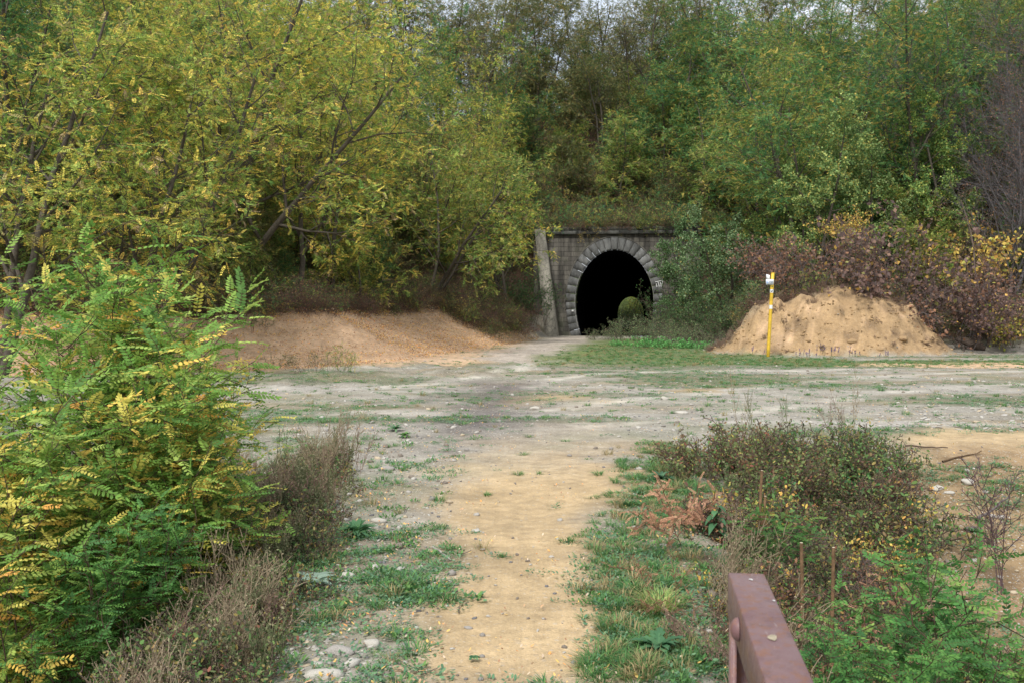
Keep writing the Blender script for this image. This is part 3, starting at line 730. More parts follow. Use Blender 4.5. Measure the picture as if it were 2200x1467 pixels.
def place(mb, tpl, pos, d, sc, col, rng, jit=.12, roll=.5, rcol=(.09, .075, .04), up=(0, 0, 1)):
    V, Fs, ids = tpl; n = len(pos)
    if n == 0: return mb
    if not isinstance(Fs, list): Fs = [Fs]
    Rm = frames(np.asarray(d, float), np.broadcast_to(np.array(up, float), (n, 3)), rng, roll)
    P = np.einsum('nij,mj->nmi', Rm, V) * np.asarray(sc).reshape(-1, 1, 1) + np.asarray(pos)[:, None]
    nl = ids.max() + 1; J = 1 + rng.normal(0, jit, (n, nl + 1, 1)); lc = np.asarray(col)[:, None] * np.clip(J, .4, 1.8)
    lc[:, -1] = rcol; cols = lc[:, ids]
    m = len(V); off = (np.arange(n) * m)[:, None, None]
    mb.add(P.reshape(-1, 3), [(f[None] + off).reshape(-1, f.shape[1]) for f in Fs], cols.reshape(-1, 3)); return mb
def single(n, L, W, num=4): V, F = t_leaf(L, W, num); return V, [F], np.zeros(len(V), int)

def branch(rng, p, d, L, seg, wob, trop):
    P = [np.array(p, float)]; d = np.array(d, float); d /= np.linalg.norm(d)
    for i in range(seg):
        d = d + rng.normal(0, wob, 3) + np.array([0, 0, trop]); d /= np.linalg.norm(d); P.append(P[-1] + d * L / seg)
    return np.array(P)
def lerpP(P, t):
    s = t * (len(P) - 1); i = min(int(s), len(P) - 2); f = s - i
    return P[i] * (1 - f) + P[i + 1] * f, P[i + 1] - P[i]
def skeleton(rng, stems, spec):
    """stems: list of (polyline, r0); spec per level: (count, t0, angle, length factor, segments, wobble, tropism). returns tubes, twigs"""
    tubes = [(P, np.linspace(r0, r0 * .22, len(P))) for P, r0 in stems]; cur = [(P, r0) for P, r0 in stems]
    twigs = []
    for lv, (cnt, t0, ang, lf, seg, wob, trop) in enumerate(spec):
        nxt = []
        for P, r0 in cur:
            Lp = np.linalg.norm(P[-1] - P[0]); c = max(1, int(round(cnt * rng.uniform(.75, 1.25)))); phi = rng.uniform(0, 6.28)
            for k in range(c):
                t = t0 + (1 - t0) * (k + rng.uniform(.1, .9)) / c; q, dd = lerpP(P, min(t, .995)); dd = dd / np.linalg.norm(dd)
                phi += 2.4 + rng.normal(0, .5); a = np.cross(dd, [.3, .2, 1.]); a /= np.linalg.norm(a) + 1e-9; b = np.cross(dd, a)
                an = ang * rng.uniform(.7, 1.25); nd = dd * math.cos(an) + (a * math.cos(phi) + b * math.sin(phi)) * math.sin(an)
                L = Lp * lf * (1.15 - .6 * t) * rng.uniform(.75, 1.25); r = r0 * (1 - .75 * t) * .55
                B = branch(rng, q, nd, L, seg, wob, trop); nxt.append((B, r)); tubes.append((B, np.linspace(max(r, .004), .0025, len(B))))
        cur = nxt; twigs = nxt
    return tubes, twigs
def wood(tubes, col=(.085, .07, .055), kmin=3, rmin=0.0):
    mb = MB()
    for P, r in tubes:
        if r[0] < rmin: continue
        k = 8 if r[0] > .06 else (5 if r[0] > .015 else kmin)
        tube(mb, P, r, np.array(col) , k)
    return mb
def sites(rng, twigs, per):
    pos = []; d = []
    for P, r in twigs:
        n = max(1, int(round(per * np.linalg.norm(P[-1] - P[0]))))
        for t in (np.arange(n) + rng.random(n)) / n:
            q, dd = lerpP(P, t); pos.append(q); d.append(dd / (np.linalg.norm(dd) + 1e-9))
    return np.array(pos), np.array(d)

def tree(name, seed, height=11, stems=2, lean=(.0, .0), spread=.25, spec=None, palette=P_YG, leaf='frond', per=9, fs=.27, r0=.13, bark=(.10, .085, .065), up_t=.03, leafmat=M_LEAF, fork=.0):
    """a tree template: returns (wood mesh, crown mesh)"""
    rng = np.random.default_rng(seed); st = []
    for k in range(stems):
        a = rng.uniform(0, 6.28) if stems > 1 else 0; s = spread * rng.uniform(.5, 1.2)
        d = np.array([math.cos(a) * s + lean[0], math.sin(a) * s + lean[1], 1.0])
        L = height * rng.uniform(.82, 1.0) * (1 if k == 0 else rng.uniform(.75, .95))
        st.append((branch(rng, (math.cos(a) * .12 * (stems > 1), math.sin(a) * .12 * (stems > 1), -.4), d, L, 9, .07, up_t), r0 * rng.uniform(.75, 1.1)))
    tubes, twigs = skeleton(rng, st, spec)
    wm = wood(tubes, bark).mesh(name + '_wood', M_BARK, True)
    mb = MB(); pos, d = sites(rng, twigs, per)
    if len(pos) and leaf != 'none':
        out_ = d * .5 + rng.normal(0, .7, d.shape) * (1, 1, .45) + (0, 0, -.05)
        col = pick(palette, rng, len(pos)); clump = vn(pos[:, 0] * .55 + 9, pos[:, 2] * .55 + pos[:, 1] * .3, seed)[:, None]
        alt = pick(palette[:3], rng, len(pos)); col = np.where(clump > .55, col * .8 + alt * .2, col)
        if leaf == 'frond':
            place(mb, t_frond(1.0, 6, .26, .135, 4, .18, .12, seed, False), pos, out_, fs * rng.uniform(.6, 1.2, len(pos)), col, rng, .26, .35)
        elif leaf == 'round':
            for k in range(3):
                place(mb, single(0, 1.0, .82, 6), pos + rng.normal(0, .06, pos.shape), rng.normal(0, 1, d.shape) + (0, 0, -.5), fs * rng.uniform(.6, 1.2, len(pos)), pick(palette, rng, len(pos)), rng, .12, 1.5)
        elif leaf == 'small':
            for k in range(2):
                place(mb, single(0, 1.0, .5, 4), pos + rng.normal(0, .05, pos.shape), rng.normal(0, 1, d.shape) + (0, 0, -.3), fs * rng.uniform(.5, 1.3, len(pos)), pick(palette, rng, len(pos)), rng, .14, 1.5)
    cm = mb.mesh(name + '_leaves', leafmat) if mb.n else None
    return wm, cm

def put(tpl, name, label, cat, loc, rz=0, s=1.0, tint=(1, 1, 1), group=None, tilt=(0, 0), crown='crown', trunk='trunk', sz=None):
    r = empty(name, tuple(loc), rz); r.rotation_euler = (tilt[0], tilt[1], rz); r.scale = (s, s, sz or s)
    tag(r, label, cat, group)
    for nm, me in ((trunk, tpl[0]), (crown, tpl[1])):
        if me is None: continue
        o = bpy.data.objects.new(nm, me); C.objects.link(o); o.parent = r; o.color = (*tint, 1)
    return r

SP_LOC = [(9, .22, .85, .48, 7, .10, .03), (7, .15, .8, .45, 5, .14, .0), (5, .1, .8, .5, 3, .2, -.04)]
T_LOC = [tree('locust', 100 + i, h, st, (0, 0), .28, SP_LOC, p, 'frond', per, .25, r0) for i, (h, st, p, per, r0) in enumerate(
    [(11, 2, P_YG, 17, .13), (12, 2, P_YG, 17, .14), (10, 3, P_YG2, 14, .11), (12, 1, P_YG2, 30, .14)])]
T_LOCG = [tree('green_locust', 120 + i, h, st, (0, 0), .22, SP_LOC, p, 'frond', 19, .25, .13) for i, (h, st, p) in enumerate([(11, 2, P_GR), (12, 2, P_GR)])]
T_BACK = [tree('hill_tree', 130 + i, 13, st, (0, 0), .2, SP_LOC, p, 'frond', per, .28, .14) for i, (st, p, per) in enumerate([(2, P_OL, 12), (1, P_OL, 20), (2, P_OL, 5)])]
SP_RND = [(13, .16, 1.0, .36, 5, .10, .03), (7, .15, .8, .45, 4, .14, .02), (5, .1, .8, .5, 3, .2, 0)]
T_RND = [tree('round_leaf', 140, 8.5, 1, (0, 0), .1, SP_RND, P_RND, 'round', 30, .085, .09), tree('round_leaf', 141, 7.5, 2, (0, 0), .25, SP_RND, P_RNDB, 'round', 26, .08, .08)]
SP_BARE = [(18, .1, .55, .5, 6, .12, .05), (10, .1, .6, .5, 4, .15, .05), (8, .1, .6, .55, 3, .2, .04)]
T_BARE = tree('bare', 150, 9, 3, (0, 0), .2, SP_BARE, P_BRN, 'small', 1.0, .06, .09, (.16, .145, .145))
SP_THIN = [(13, .25, 1.15, .28, 5, .14, .02), (5, .2, .8, .45, 4, .2, .0), (3, .2, .8, .5, 2, .2, 0)]
T_THIN = tree('thin', 160, 6.6, 1, (0, 0), .05, SP_THIN, P_BRN, 'small', 7, .08, .06, (.17, .125, .10))

def shrub(name, seed, h, wd, nst, palette, lsize, per, leafnum=4, wcol=(.12, .09, .07), droop=.0, tw=(5, 4), lw=.5, frond=False, stemr=.012, spk=2):
    rng = np.random.default_rng(seed); st = []
    for k in range(nst):
        a = rng.uniform(0, 6.28); rr_ = wd * math.sqrt(rng.random()) * .55; s = rng.uniform(.15, .8)
        st.append((branch(rng, (math.cos(a) * rr_, math.sin(a) * rr_, -.1), (math.cos(a) * s, math.sin(a) * s, 1.), h * rng.uniform(.6, 1.05) * (1 - .3 * rr_ / wd), 6, .14, -droop), stemr * rng.uniform(.7, 1.2)))
    tubes, twigs = skeleton(rng, st, [(tw[0], .25, .75, .42, 4, .18, -droop * .5), (tw[1], .15, .8, .45, 3, .25, 0)])
    wm = wood(tubes, wcol).mesh(name + '_stems', M_STEM, True); mb = MB(); pos, d = sites(rng, twigs, per)
    if len(pos) and per > 0:
        if frond: place(mb, t_frond(1.0, 6, .22, .11, 4, .28, .25, seed, False), pos, d * .5 + rng.normal(0, .6, d.shape), lsize * rng.uniform(.7, 1.2, len(pos)), pick(palette, rng, len(pos)), rng, .14, .45)
        else:
            for k in range(spk): place(mb, single(0, 1.0, lw, leafnum), pos + rng.normal(0, .03, pos.shape), rng.normal(0, 1, d.shape), lsize * rng.uniform(.5, 1.3, len(pos)), pick(palette, rng, len(pos)), rng, .14, 1.5)
    return wm, (mb.mesh(name + '_leaves', M_LEAF) if mb.n else None)

# ------------------------------------------------------------------ the wood on the left slope
rg = np.random.default_rng(11)
def hz(x, y): return Hs(x, y)
def at(px, D, dz=0): x = X(px, D); return (x, D, hz(x, D) + dz)
G_L = 'yellow-green locust trees on the left slope'; G_C = 'olive trees on the hill above the tunnel'; G_R = 'green locust trees on the right slope'
def leaning(seed, lean, h=11, st=2, p=P_YG, r0=.14, per=17, spread=.3): return tree('leaning_locust', seed, h, st, lean, spread, SP_LOC, p, 'frond', per, .24, r0, up_t=.0)
tA = leaning(201, (.05, -.05), 10, 4, spread=.55); tB = leaning(202, (.42, -.12), 12, 2); tC = leaning(203, (.40, -.15), 9.0, 3, P_YG2, .11)
put(tA, 'locust_tree', 'yellow-leaved locust tree with dark low-forking trunk, rising behind the near green bushes', 'tree', at(265, 25.5), .3)
put(tB, 'locust_tree', 'thick-trunked locust tree leaning to the right from the top of the orange earth bank', 'tree', at(475, 33.5), 0)
put(tC, 'locust_tree', 'low slanting locust tree with long branches reaching right toward the wing wall of the tunnel', 'tree', at(925, 48), 0)
put(T_LOC[0], 'locust_tree', 'golden-green locust tree cut by the left edge of the picture', 'tree', at(-20, 23), 1.0, 1.0)
put(T_LOC[1], 'locust_tree', 'bright yellow-green locust tree standing behind the middle of the orange earth bank', 'tree', at(700, 38.5), 2.0, .95, (1.06, 1.04, .95))
put(T_LOC[0], 'locust_tree', 'locust tree with pale yellow tips just left of the dark gap above the tunnel', 'tree', at(1095, 56), 4.0, .95, (1.12, 1.1, .95))
LBL_L = 'slender locust tree in the dense yellow-green wood left of the tunnel'
n = 0; placed = []
for tryi in range(4000):
    px = rg.uniform(-350, 1130); D = rg.uniform(26, 80); x = X(px, D); y = D
    if x > 2.0 and y < 64: continue
    dl = float(pdist(np.array([x]), np.array([y]), FL)[0])
    if y < 62 and not (y > np.interp(x, FL[:, 0], FL[:, 1]) + 3.5) : continue
    if dl < 4.0: continue
    if any((x - a) ** 2 + (y - b) ** 2 < 3.2 ** 2 for a, b in placed): continue
    placed.append((x, y)); t = T_LOC[int(rg.integers(0, 4))] if rg.random() < .72 else T_LOCG[int(rg.integers(0, 2))]
    v = rg.uniform(.85, 1.1)
    put(t, 'locust_tree', LBL_L, 'tree', (x, y, hz(x, y)), rg.uniform(0, 6.28), rg.uniform(.8, 1.08), (v * rg.uniform(.95, 1.08), v, v * .95), G_L, (rg.normal(0, .05) + .06, rg.normal(0, .05) + .05)); n += 1
    if n >= 62: break
# hill above the tunnel
put(T_BACK[0], 'hill_tree', 'dark olive tree with layered drooping branches right above the tunnel gap', 'tree', at(1290, 74), .5, .72, (.85, .9, .85))
LBL_C = 'thin-crowned tree on the hilltop above the tunnel, sky showing through it'
n = 0; placed = []
for tryi in range(4000):
    px = rg.uniform(1000, 1560); D = rg.uniform(76, 112); x = X(px, D); y = D
    if any((x - a) ** 2 + (y - b) ** 2 < 3.6 ** 2 for a, b in placed): continue
    placed.append((x, y)); t = T_BACK[int(rg.integers(0, 3))]
    put(t, 'hill_tree', LBL_C, 'tree', (x, y, hz(x, y)), rg.uniform(0, 6.28), rg.uniform(.85, 1.12), tuple(np.array((1, 1, 1)) * rg.uniform(.9, 1.2)), G_C); n += 1
    if n >= 40: break
LBL_C2 = 'tall thin tree along the top of the right-hand slope'
n = 0
for tryi in range(4000):
    px = rg.uniform(1450, 2500) if n < 34 else rg.uniform(600, 1080) if n < 50 else rg.uniform(-200, 600); D = rg.uniform(80, 108); x = X(px, D); y = D
    if any((x - a) ** 2 + (y - b) ** 2 < 3.8 ** 2 for a, b in placed): continue
    placed.append((x, y)); t = T_BACK[int(rg.integers(0, 2))]
    put(t, 'hill_tree', LBL_C2 if n < 34 else 'distant olive tree glimpsed through the crowns of the left-hand wood', 'tree', (x, y, hz(x, y)), rg.uniform(0, 6.28), rg.uniform(1.0, 1.25), (1, 1, .95), 'trees on the skyline at the right' if n < 34 else 'trees behind the left-hand wood'); n += 1
    if n >= 62: break
# right slope
put(T_LOCG[0], 'locust_tree', 'fresh green locust tree with golden patches, right of the dark gap above the tunnel', 'tree', at(1510, 64), .5, .95, (1.05, 1.05, 1))
put(T_LOCG[1], 'locust_tree', 'blue-green feathery locust tree behind the right end of the tunnel portal', 'tree', at(1420, 70), 2.5, .85, (.9, 1.02, 1.1))
put(T_RND[0], 'round_leaved_tree', 'tall upright tree with pale round leaves standing behind the dirt mound', 'tree', at(1770, 42), .5, 1.05)
put(T_RND[1], 'round_leaved_tree', 'pale grey-green round-leaved tree leaning left toward the tunnel portal', 'tree', at(1575, 47), 0, .95, (1, 1, 1), None, (0, -.38))
put(T_RND[1], 'round_leaved_tree', 'lower bushy round-leaved tree directly behind the yellow trail post', 'tree', at(1650, 42), 2.1, .62, (1.0, 1.0, .9))
put(T_RND[0], 'round_leaved_tree', 'round-leaved tree wrapped in dark green ivy, left of the bare grey tree', 'tree', at(2010, 44), 3.5, .95, (.98, 1.05, .9))
put(T_RND[0], 'round_leaved_tree', 'round-leaved tree in the gap between the leaning one and the tall one', 'tree', at(1690, 46), 1.5, 1.0, (.95, 1, .92))
put(T_RND[1], 'round_leaved_tree', 'yellow-tinged round-leaved tree above the right part of the vine-covered bush', 'tree', at(1880, 44), 5.0, 1.0, (1.1, 1.05, .8))
put(T_RND[1], 'round_leaved_tree', 'dense dark round-leaved tree filling the corner between portal and leaning tree', 'tree', at(1510, 53), 4.0, .95, (.8, .9, .8))
put(T_BARE, 'bare_tree', 'second leafless twiggy tree cut by the right edge, behind the first', 'tree', at(2230, 44), 2.5, 1.25)
put(T_BARE, 'bare_tree', 'leafless grey-twigged tree at the upper right edge', 'tree', at(2165, 41), .5, 1.1)
put(T_THIN, 'thin_tree', 'thin brown-barked tree with curled brown and yellow leaves, right of the dirt mound', 'tree', at(2125, 37.8), .5, 1.0)
LBL_R = 'slim green locust tree in the wood on the right slope'
n = 0; placed = []
for tryi in range(4000):
    px = rg.uniform(1440, 2550); D = rg.uniform(44, 82); x = X(px, D); y = D
    if x < 11.5 or (y < 62 and x < 12.5): continue
    if any((x - a) ** 2 + (y - b) ** 2 < 3.0 ** 2 for a, b in placed): continue
    placed.append((x, y)); t = (T_LOCG + T_LOCG + [T_LOC[2], T_LOC[3]])[int(rg.integers(0, 6))]
    put(t, 'locust_tree', LBL_R, 'tree', (x, y, hz(x, y)), rg.uniform(0, 6.28), rg.uniform(.85, 1.15), tuple(np.array((1, 1, 1)) * rg.uniform(.85, 1.1)), G_R); n += 1
    if n >= 62: break
# the far mouth of the tunnel: trees beyond it
mb = MB(); us = np.linspace(-22, 22, 30); vs_ = np.linspace(124.5, 168, 30); U_, V_ = np.meshgrid(us, vs_, indexing='ij')
zz_ = -2.2 + 11 * sst(134, 168, V_) + .8 * fbm(U_ * .3, V_ * .3, 99, 3) * (V_ > 130) - .05; Pp = PW(np.stack([U_, V_, zz_], -1)); i_ = np.arange(900).reshape(30, 30)
mb.add(Pp.reshape(-1, 3), [np.stack([i_[:-1, :-1], i_[1:, :-1], i_[1:, 1:], i_[:-1, 1:]], -1).reshape(-1, 4)], s2l((66, 76, 40)))
o = mb.build('far_slope', M_GROUND, smooth=True); tag(o, kind='structure')
for (dx, dy, s_, k) in ((-4, 12, .7, 0), (2.5, 15, .7, 1), (0, 20, .9, 0), (6, 14, .8, 1), (-1.5, 16, .6, 2), (4, 19, .7, 3)):
    x, y = PC[0] + PU[0] * dx + PV[0] * (125 + dy), PC[1] + PU[1] * dx + PV[1] * (125 + dy)
    put(T_LOC[k], 'locust_tree', 'olive-green tree seen small through the far mouth of the tunnel', 'tree', (x, y, -2.4), dx, s_, (.9, .95, .8), 'trees beyond the far tunnel mouth')

# ------------------------------------------------------------------ scatter: one object of countless small things
def protos(name, items):
    """items: meshes; kept in a collection that is not linked to the scene"""
    c = bpy.data.collections.new(name)
    for i, me in enumerate(items):
        o = bpy.data.objects.new('%s_%02d' % (name, i), me); c.objects.link(o)
    return c
def scatter(name, coll, pos, rot, sc, idx, parent=None):
    me = bpy.data.meshes.new(name); n = len(pos)
    me.vertices.add(n); me.vertices.foreach_set('co', np.asarray(pos, np.float32).ravel())
    for nm, ty, fld, arr in (('rot', 'FLOAT_VECTOR', 'vector', rot), ('sc', 'FLOAT_VECTOR', 'vector', sc), ('pick', 'INT', 'value', idx)):
        a = me.attributes.new(nm, ty, 'POINT'); arr = np.asarray(arr)
        a.data.foreach_set(fld, (arr.astype(np.int32) if ty == 'INT' else arr.astype(np.float32)).ravel())
    o = bpy.data.objects.new(name, me); C.objects.link(o)
    g = bpy.data.node_groups.new(name, 'GeometryNodeTree')
    g.interface.new_socket('Geometry', in_out='INPUT', socket_type='NodeSocketGeometry')
    g.interface.new_socket('Geometry', in_out='OUTPUT', socket_type='NodeSocketGeometry')
    gi = g.nodes.new('NodeGroupInput'); go = g.nodes.new('NodeGroupOutput')
    ip = g.nodes.new('GeometryNodeInstanceOnPoints'); ci = g.nodes.new('GeometryNodeCollectionInfo')
    ci.inputs['Collection'].default_value = coll; ci.inputs['Separate Children'].default_value = True; ci.inputs['Reset Children'].default_value = True
    ip.inputs['Pick Instance'].default_value = True
    def na(nm, ty):
        x = g.nodes.new('GeometryNodeInputNamedAttribute'); x.data_type = ty; x.inputs['Name'].default_value = nm; return x.outputs['Attribute']
    g.links.new(gi.outputs[0], ip.inputs['Points']); g.links.new(ci.outputs[0], ip.inputs['Instance'])
    g.links.new(na('pick', 'INT'), ip.inputs['Instance Index']); g.links.new(na('rot', 'FLOAT_VECTOR'), ip.inputs['Rotation'])
    g.links.new(na('sc', 'FLOAT_VECTOR'), ip.inputs['Scale']); g.links.new(ip.outputs[0], go.inputs[0])
    m = o.modifiers.new('scatter', 'NODES'); m.node_group = g
    tag(o, kind='stuff'); return o
def join(name, meshes_cols):
    """one mesh with several materials out of [wood mesh, leaf mesh]"""
    ws = [m for m in meshes_cols if m is not None]
    if len(ws) == 1: return ws[0]
    me = bpy.data.meshes.new(name); off = 0; V = []; Cc = []; LI = []; LT = []; MI = []
    for k, m in enumerate(ws):
        v = np.empty(len(m.vertices) * 3, np.float32); m.vertices.foreach_get('co', v); V.append(v)
        c = np.empty(len(m.vertices) * 4, np.float32); m.color_attributes['Col'].data.foreach_get('color', c); Cc.append(c)
        li = np.empty(len(m.loops), np.int32); m.loops.foreach_get('vertex_index', li); LI.append(li + off)
        lt = np.empty(len(m.polygons), np.int32); m.polygons.foreach_get('loop_total', lt); LT.append(lt); MI.append(np.full(len(lt), k, np.int32)); off += len(m.vertices)
        me.materials.append(m.materials[0])
    V = np.concatenate(V); LI = np.concatenate(LI); LT = np.concatenate(LT)
    me.vertices.add(len(V) // 3); me.vertices.foreach_set('co', V); me.loops.add(len(LI)); me.loops.foreach_set('vertex_index', LI)
    me.polygons.add(len(LT)); me.polygons.foreach_set('loop_start', np.concatenate([[0], np.cumsum(LT)[:-1]]).astype(np.int32)); me.polygons.foreach_set('loop_total', LT)
    me.polygons.foreach_set('material_index', np.concatenate(MI))
    a = me.color_attributes.new('Col', 'FLOAT_COLOR', 'POINT'); a.data.foreach_set('color', np.concatenate(Cc)); me.update(calc_edges=True)
    return me
def rotz(rng, n, tilt=.12): return np.stack([rng.normal(0, tilt, n), rng.normal(0, tilt, n), rng.uniform(0, 6.283, n)], 1)
def sc3(rng, n, a, b): s = rng.uniform(a, b, n); return np.stack([s, s, s * rng.uniform(.85, 1.15, n)], 1)

# --- undergrowth on the slopes
SHR = {k: shrub(k, *v[0], **v[1]) for k, v in dict(
    scrub=((300, 1.6, 1.6, 16, P_SCR, .085, 7), {}),
    scrub2=((301, 1.9, 1.7, 14, P_OL, .08, 7), {}),
    brown=((302, 1.5, 1.7, 22, P_BRN, .06, 3), dict(droop=.06, wcol=(.13, .095, .08))),
    brown2=((303, 1.2, 1.8, 22, P_BRN, .07, 5), dict(droop=.09, wcol=(.15, .11, .09))),
    yellow=((304, 1.7, 1.6, 14, pal((5, (176, 154, 54)), (3, (150, 118, 52)), (3, (110, 112, 56))), .08, 6), {}),
    fern=((305, 1.8, 1.5, 12, P_YG2, .26, 3), dict(frond=True)),
    fern2=((306, 2.0, 1.5, 12, P_GR, .26, 3), dict(frond=True))).items()}
c_under = protos('undergrowth_kinds', [join('u_' + k, v) for k, v in SHR.items()])   # alphabetical index follows the order here
def hill_points(n, rng, D0=25, D1=112):
    D = np.sqrt(rng.uniform(0, 1, n)) * 0 + D0 * (D1 / D0) ** rng.random(n); px = rng.uniform(-500, 2700, n); return X(px, D), D
rg = np.random.default_rng(21)
x, y = hill_points(26000, rg); _, _, hill, mo = surface(x, y); z = H(x, y)
base = np.interp(y, [-50, 10, 34, 62, 185], [0, 0, -.11, -.37, -2.6])
u = (x - PC[0]) * PU[0] + (y - PC[1]) * PU[1]; v = (x - PC[0]) * PV[0] + (y - PC[1]) * PV[1]
okp = (hill > .6) & ~((np.abs(u) < 5) & (v < 1.0)) & ((z - base) > .6) & (fbm(x * .25, y * .25, 61, 3) > -.75)
x, y, z = x[okp], y[okp], z[okp]; x, y, z = x[:9500], y[:9500], z[:9500]
xa = rg.uniform(-24, 1.5, 5200); ya = rg.uniform(25, 60, 5200); da = pdist(xa, ya, FL) + .8 * fbm(xa * .7, ya * .7, 63, 3); k = (ya > np.interp(xa, FL[:, 0], FL[:, 1])) & (da > np.where(ya > 46, .8, 3.7)) & (da < 10); xa, ya = xa[k], ya[k]
x = np.r_[x, xa]; y = np.r_[y, ya]; z = np.r_[z, H(xa, ya)]
uu = rg.uniform(-5.5, 6.5, 560); vv = np.r_[rg.uniform(.75, 9, 420), rg.uniform(-.05, .7, 140)]; xa = PC[0] + PU[0] * uu + PV[0] * vv; ya = PC[1] + PU[1] * uu + PV[1] * vv
x = np.r_[x, xa]; y = np.r_[y, ya]; z = np.r_[z, np.where(vv < .72, PZ + PH + .38, H(xa, ya))]; n = len(x)
low = (z - np.interp(y, [10, 34, 62, 185], [0, -.11, -.37, -2.6])) < 3.2
pr = rg.random(n); idx = np.where(low, np.select([pr < .22, pr < .34, pr < .66, pr < .84, pr < .92], [0, 1, 2, 3, 4], 5), np.select([pr < .2, pr < .35, pr < .5, pr < .62, pr < .72, pr < .88], [0, 1, 2, 3, 4, 5], 6))
right = (x > 9) & (rg.random(n) < .5); idx = np.where(right, np.where(idx == 2, 0, np.where(idx == 5, 6, idx)), idx)
s = rg.uniform(.45, 1.05, n) * np.where(low, .8, 1.15); s[-560:] *= np.r_[rg.uniform(.5, 1.3, 420), rg.uniform(.3, .8, 140)]
scatter('undergrowth', c_under, np.stack([x, y, z - .05], 1), rotz(rg, n, .2), np.stack([s, s, s * rg.uniform(.6, 1.2, n)], 1), idx)

# --- young trees that fill the understorey
SP_Y = [(10, .08, .85, .42, 5, .12, .02), (6, .1, .8, .5, 4, .16, -.02), (4, .1, .8, .5, 3, .2, -.04)]
T_YNG = [tree('young_locust', 170 + i, 5.5, 2, (0, 0), .3, SP_Y, p, 'frond', 26, .24, .05) for i, p in enumerate([P_YG, P_YG2, P_GR, P_OL])]
G_Y = 'young locusts filling the understorey'
rg = np.random.default_rng(31)
def fill(n, px0, px1, D0, D1, kinds, lbl, cond, s0=.75, s1=1.15, gap=2.2, tint=1.0, grp=G_Y):
    P = []
    for _ in range(6000):
        px = rg.uniform(px0, px1); D = D0 * (D1 / D0) ** rg.random(); x = X(px, D)
        if not cond(x, D): continue
        if any((x - a) ** 2 + (D - b) ** 2 < gap ** 2 for a, b in P): continue
        P.append((x, D)); vv = tint * rg.uniform(.85, 1.15)
        put(T_YNG[kinds[int(rg.integers(0, len(kinds)))]], 'young_locust', lbl, 'young tree', (x, D, hz(x, D)), rg.uniform(0, 6.28), rg.uniform(s0, s1), (vv, vv, vv), grp, (rg.normal(0, .12), rg.normal(0, .12)))
        if len(P) >= n: break
fill(52, -300, 1130, 27, 72, [0, 0, 1, 1, 3], 'bushy young locust filling the shade under the left-hand wood', lambda x, y: (y > np.interp(x, FL[:, 0], FL[:, 1]) + 3.6) and pdist(np.array([x]), np.array([y]), FL)[0] > 4.4 and (y < 61 or x < 1.5))
fill(30, 480, 1130, 31, 60, [0, 1, 3, 2], 'low bushy locust hanging over the crest of the left bank', lambda x, y: (y > np.interp(x, FL[:, 0], FL[:, 1])) and 4.6 < pdist(np.array([x]), np.array([y]), FL)[0] < 8.5 and (y < 60 or x < 1.2), .5, .8, 1.6, 1.0, 'low locusts above the left bank')
fill(46, 1060, 1560, 66, 92, [3, 1, 3, 2], 'dark olive young tree on the bank above the tunnel', lambda x, y: not (X(1235, y) < x < X(1300, y) and y < 76), .8, 1.3, 2.4, .9, 'young trees on the bank above the tunnel')
fill(46, 1430, 2500, 41, 74, [2, 2, 3, 1], 'leafy young tree under the green wood on the right slope', lambda x, y: x > 11 + max(0, 46 - y) * .7 and (y < 60 or x > 12) , .75, 1.2, 2.4, .95, 'young trees on the right slope')

# ------------------------------------------------------------------ ground cover
def grass_tuft(seed, nb, h, sp, cols, wd=.006):
    rg = np.random.default_rng(seed); mb = MB(); V = []; F = []; Cc = []
    for i in range(nb):
        a = rg.uniform(0, 6.28); r = sp * math.sqrt(rg.random()) * .35; o = np.array([math.cos(a) * r, math.sin(a) * r, -.01]); a2 = a + rg.normal(0, .6)
        hh = h * rg.uniform(.5, 1.1); ln = rg.uniform(.2, .9) * sp; dv = np.array([math.cos(a2), math.sin(a2), 0]); wv = np.array([-dv[1], dv[0], 0]) * wd * rg.uniform(.7, 1.3)
        m = o + dv * ln * .35 + (0, 0, hh * .62); t = o + dv * ln * 1.0 + (0, 0, hh * rg.uniform(.7, 1.0)); k = len(V)
        V += [o - wv, o + wv, m + wv * .8, m - wv * .8, t]; F.append((k, k + 1, k + 2, k + 3)); Cc.append(pick(cols, rg, 1)[0] * rg.uniform(.8, 1.2))
    V = np.array(V); n = len(F); q = np.arange(n) * 5
    mb.add(V, [np.array(F), np.stack([q + 3, q + 2, q + 4], 1)], np.repeat(np.array(Cc), 5, 0)); return mb.mesh('tuft', M_LEAF)
def weed_patch(seed, nl, L, spread, cols, up=.35, num=6, w=.45):
    rg = np.random.default_rng(seed); mb = MB(); a = rg.uniform(0, 6.28, nl); r = spread * np.sqrt(rg.random(nl)) * .8
    pos = np.stack([np.cos(a) * r, np.sin(a) * r, np.full(nl, .0) + rg.uniform(0, .02, nl)], 1); b = a + rg.normal(0, .8, nl)
    d = np.stack([np.cos(b), np.sin(b), rg.uniform(0, up * 2, nl)], 1)
    place(mb, single(0, 1, w, num), pos, d, L * rg.uniform(.5, 1.2, nl), pick(cols, rg, nl), rg, .1, .25); return mb.mesh('weed', M_LEAF)
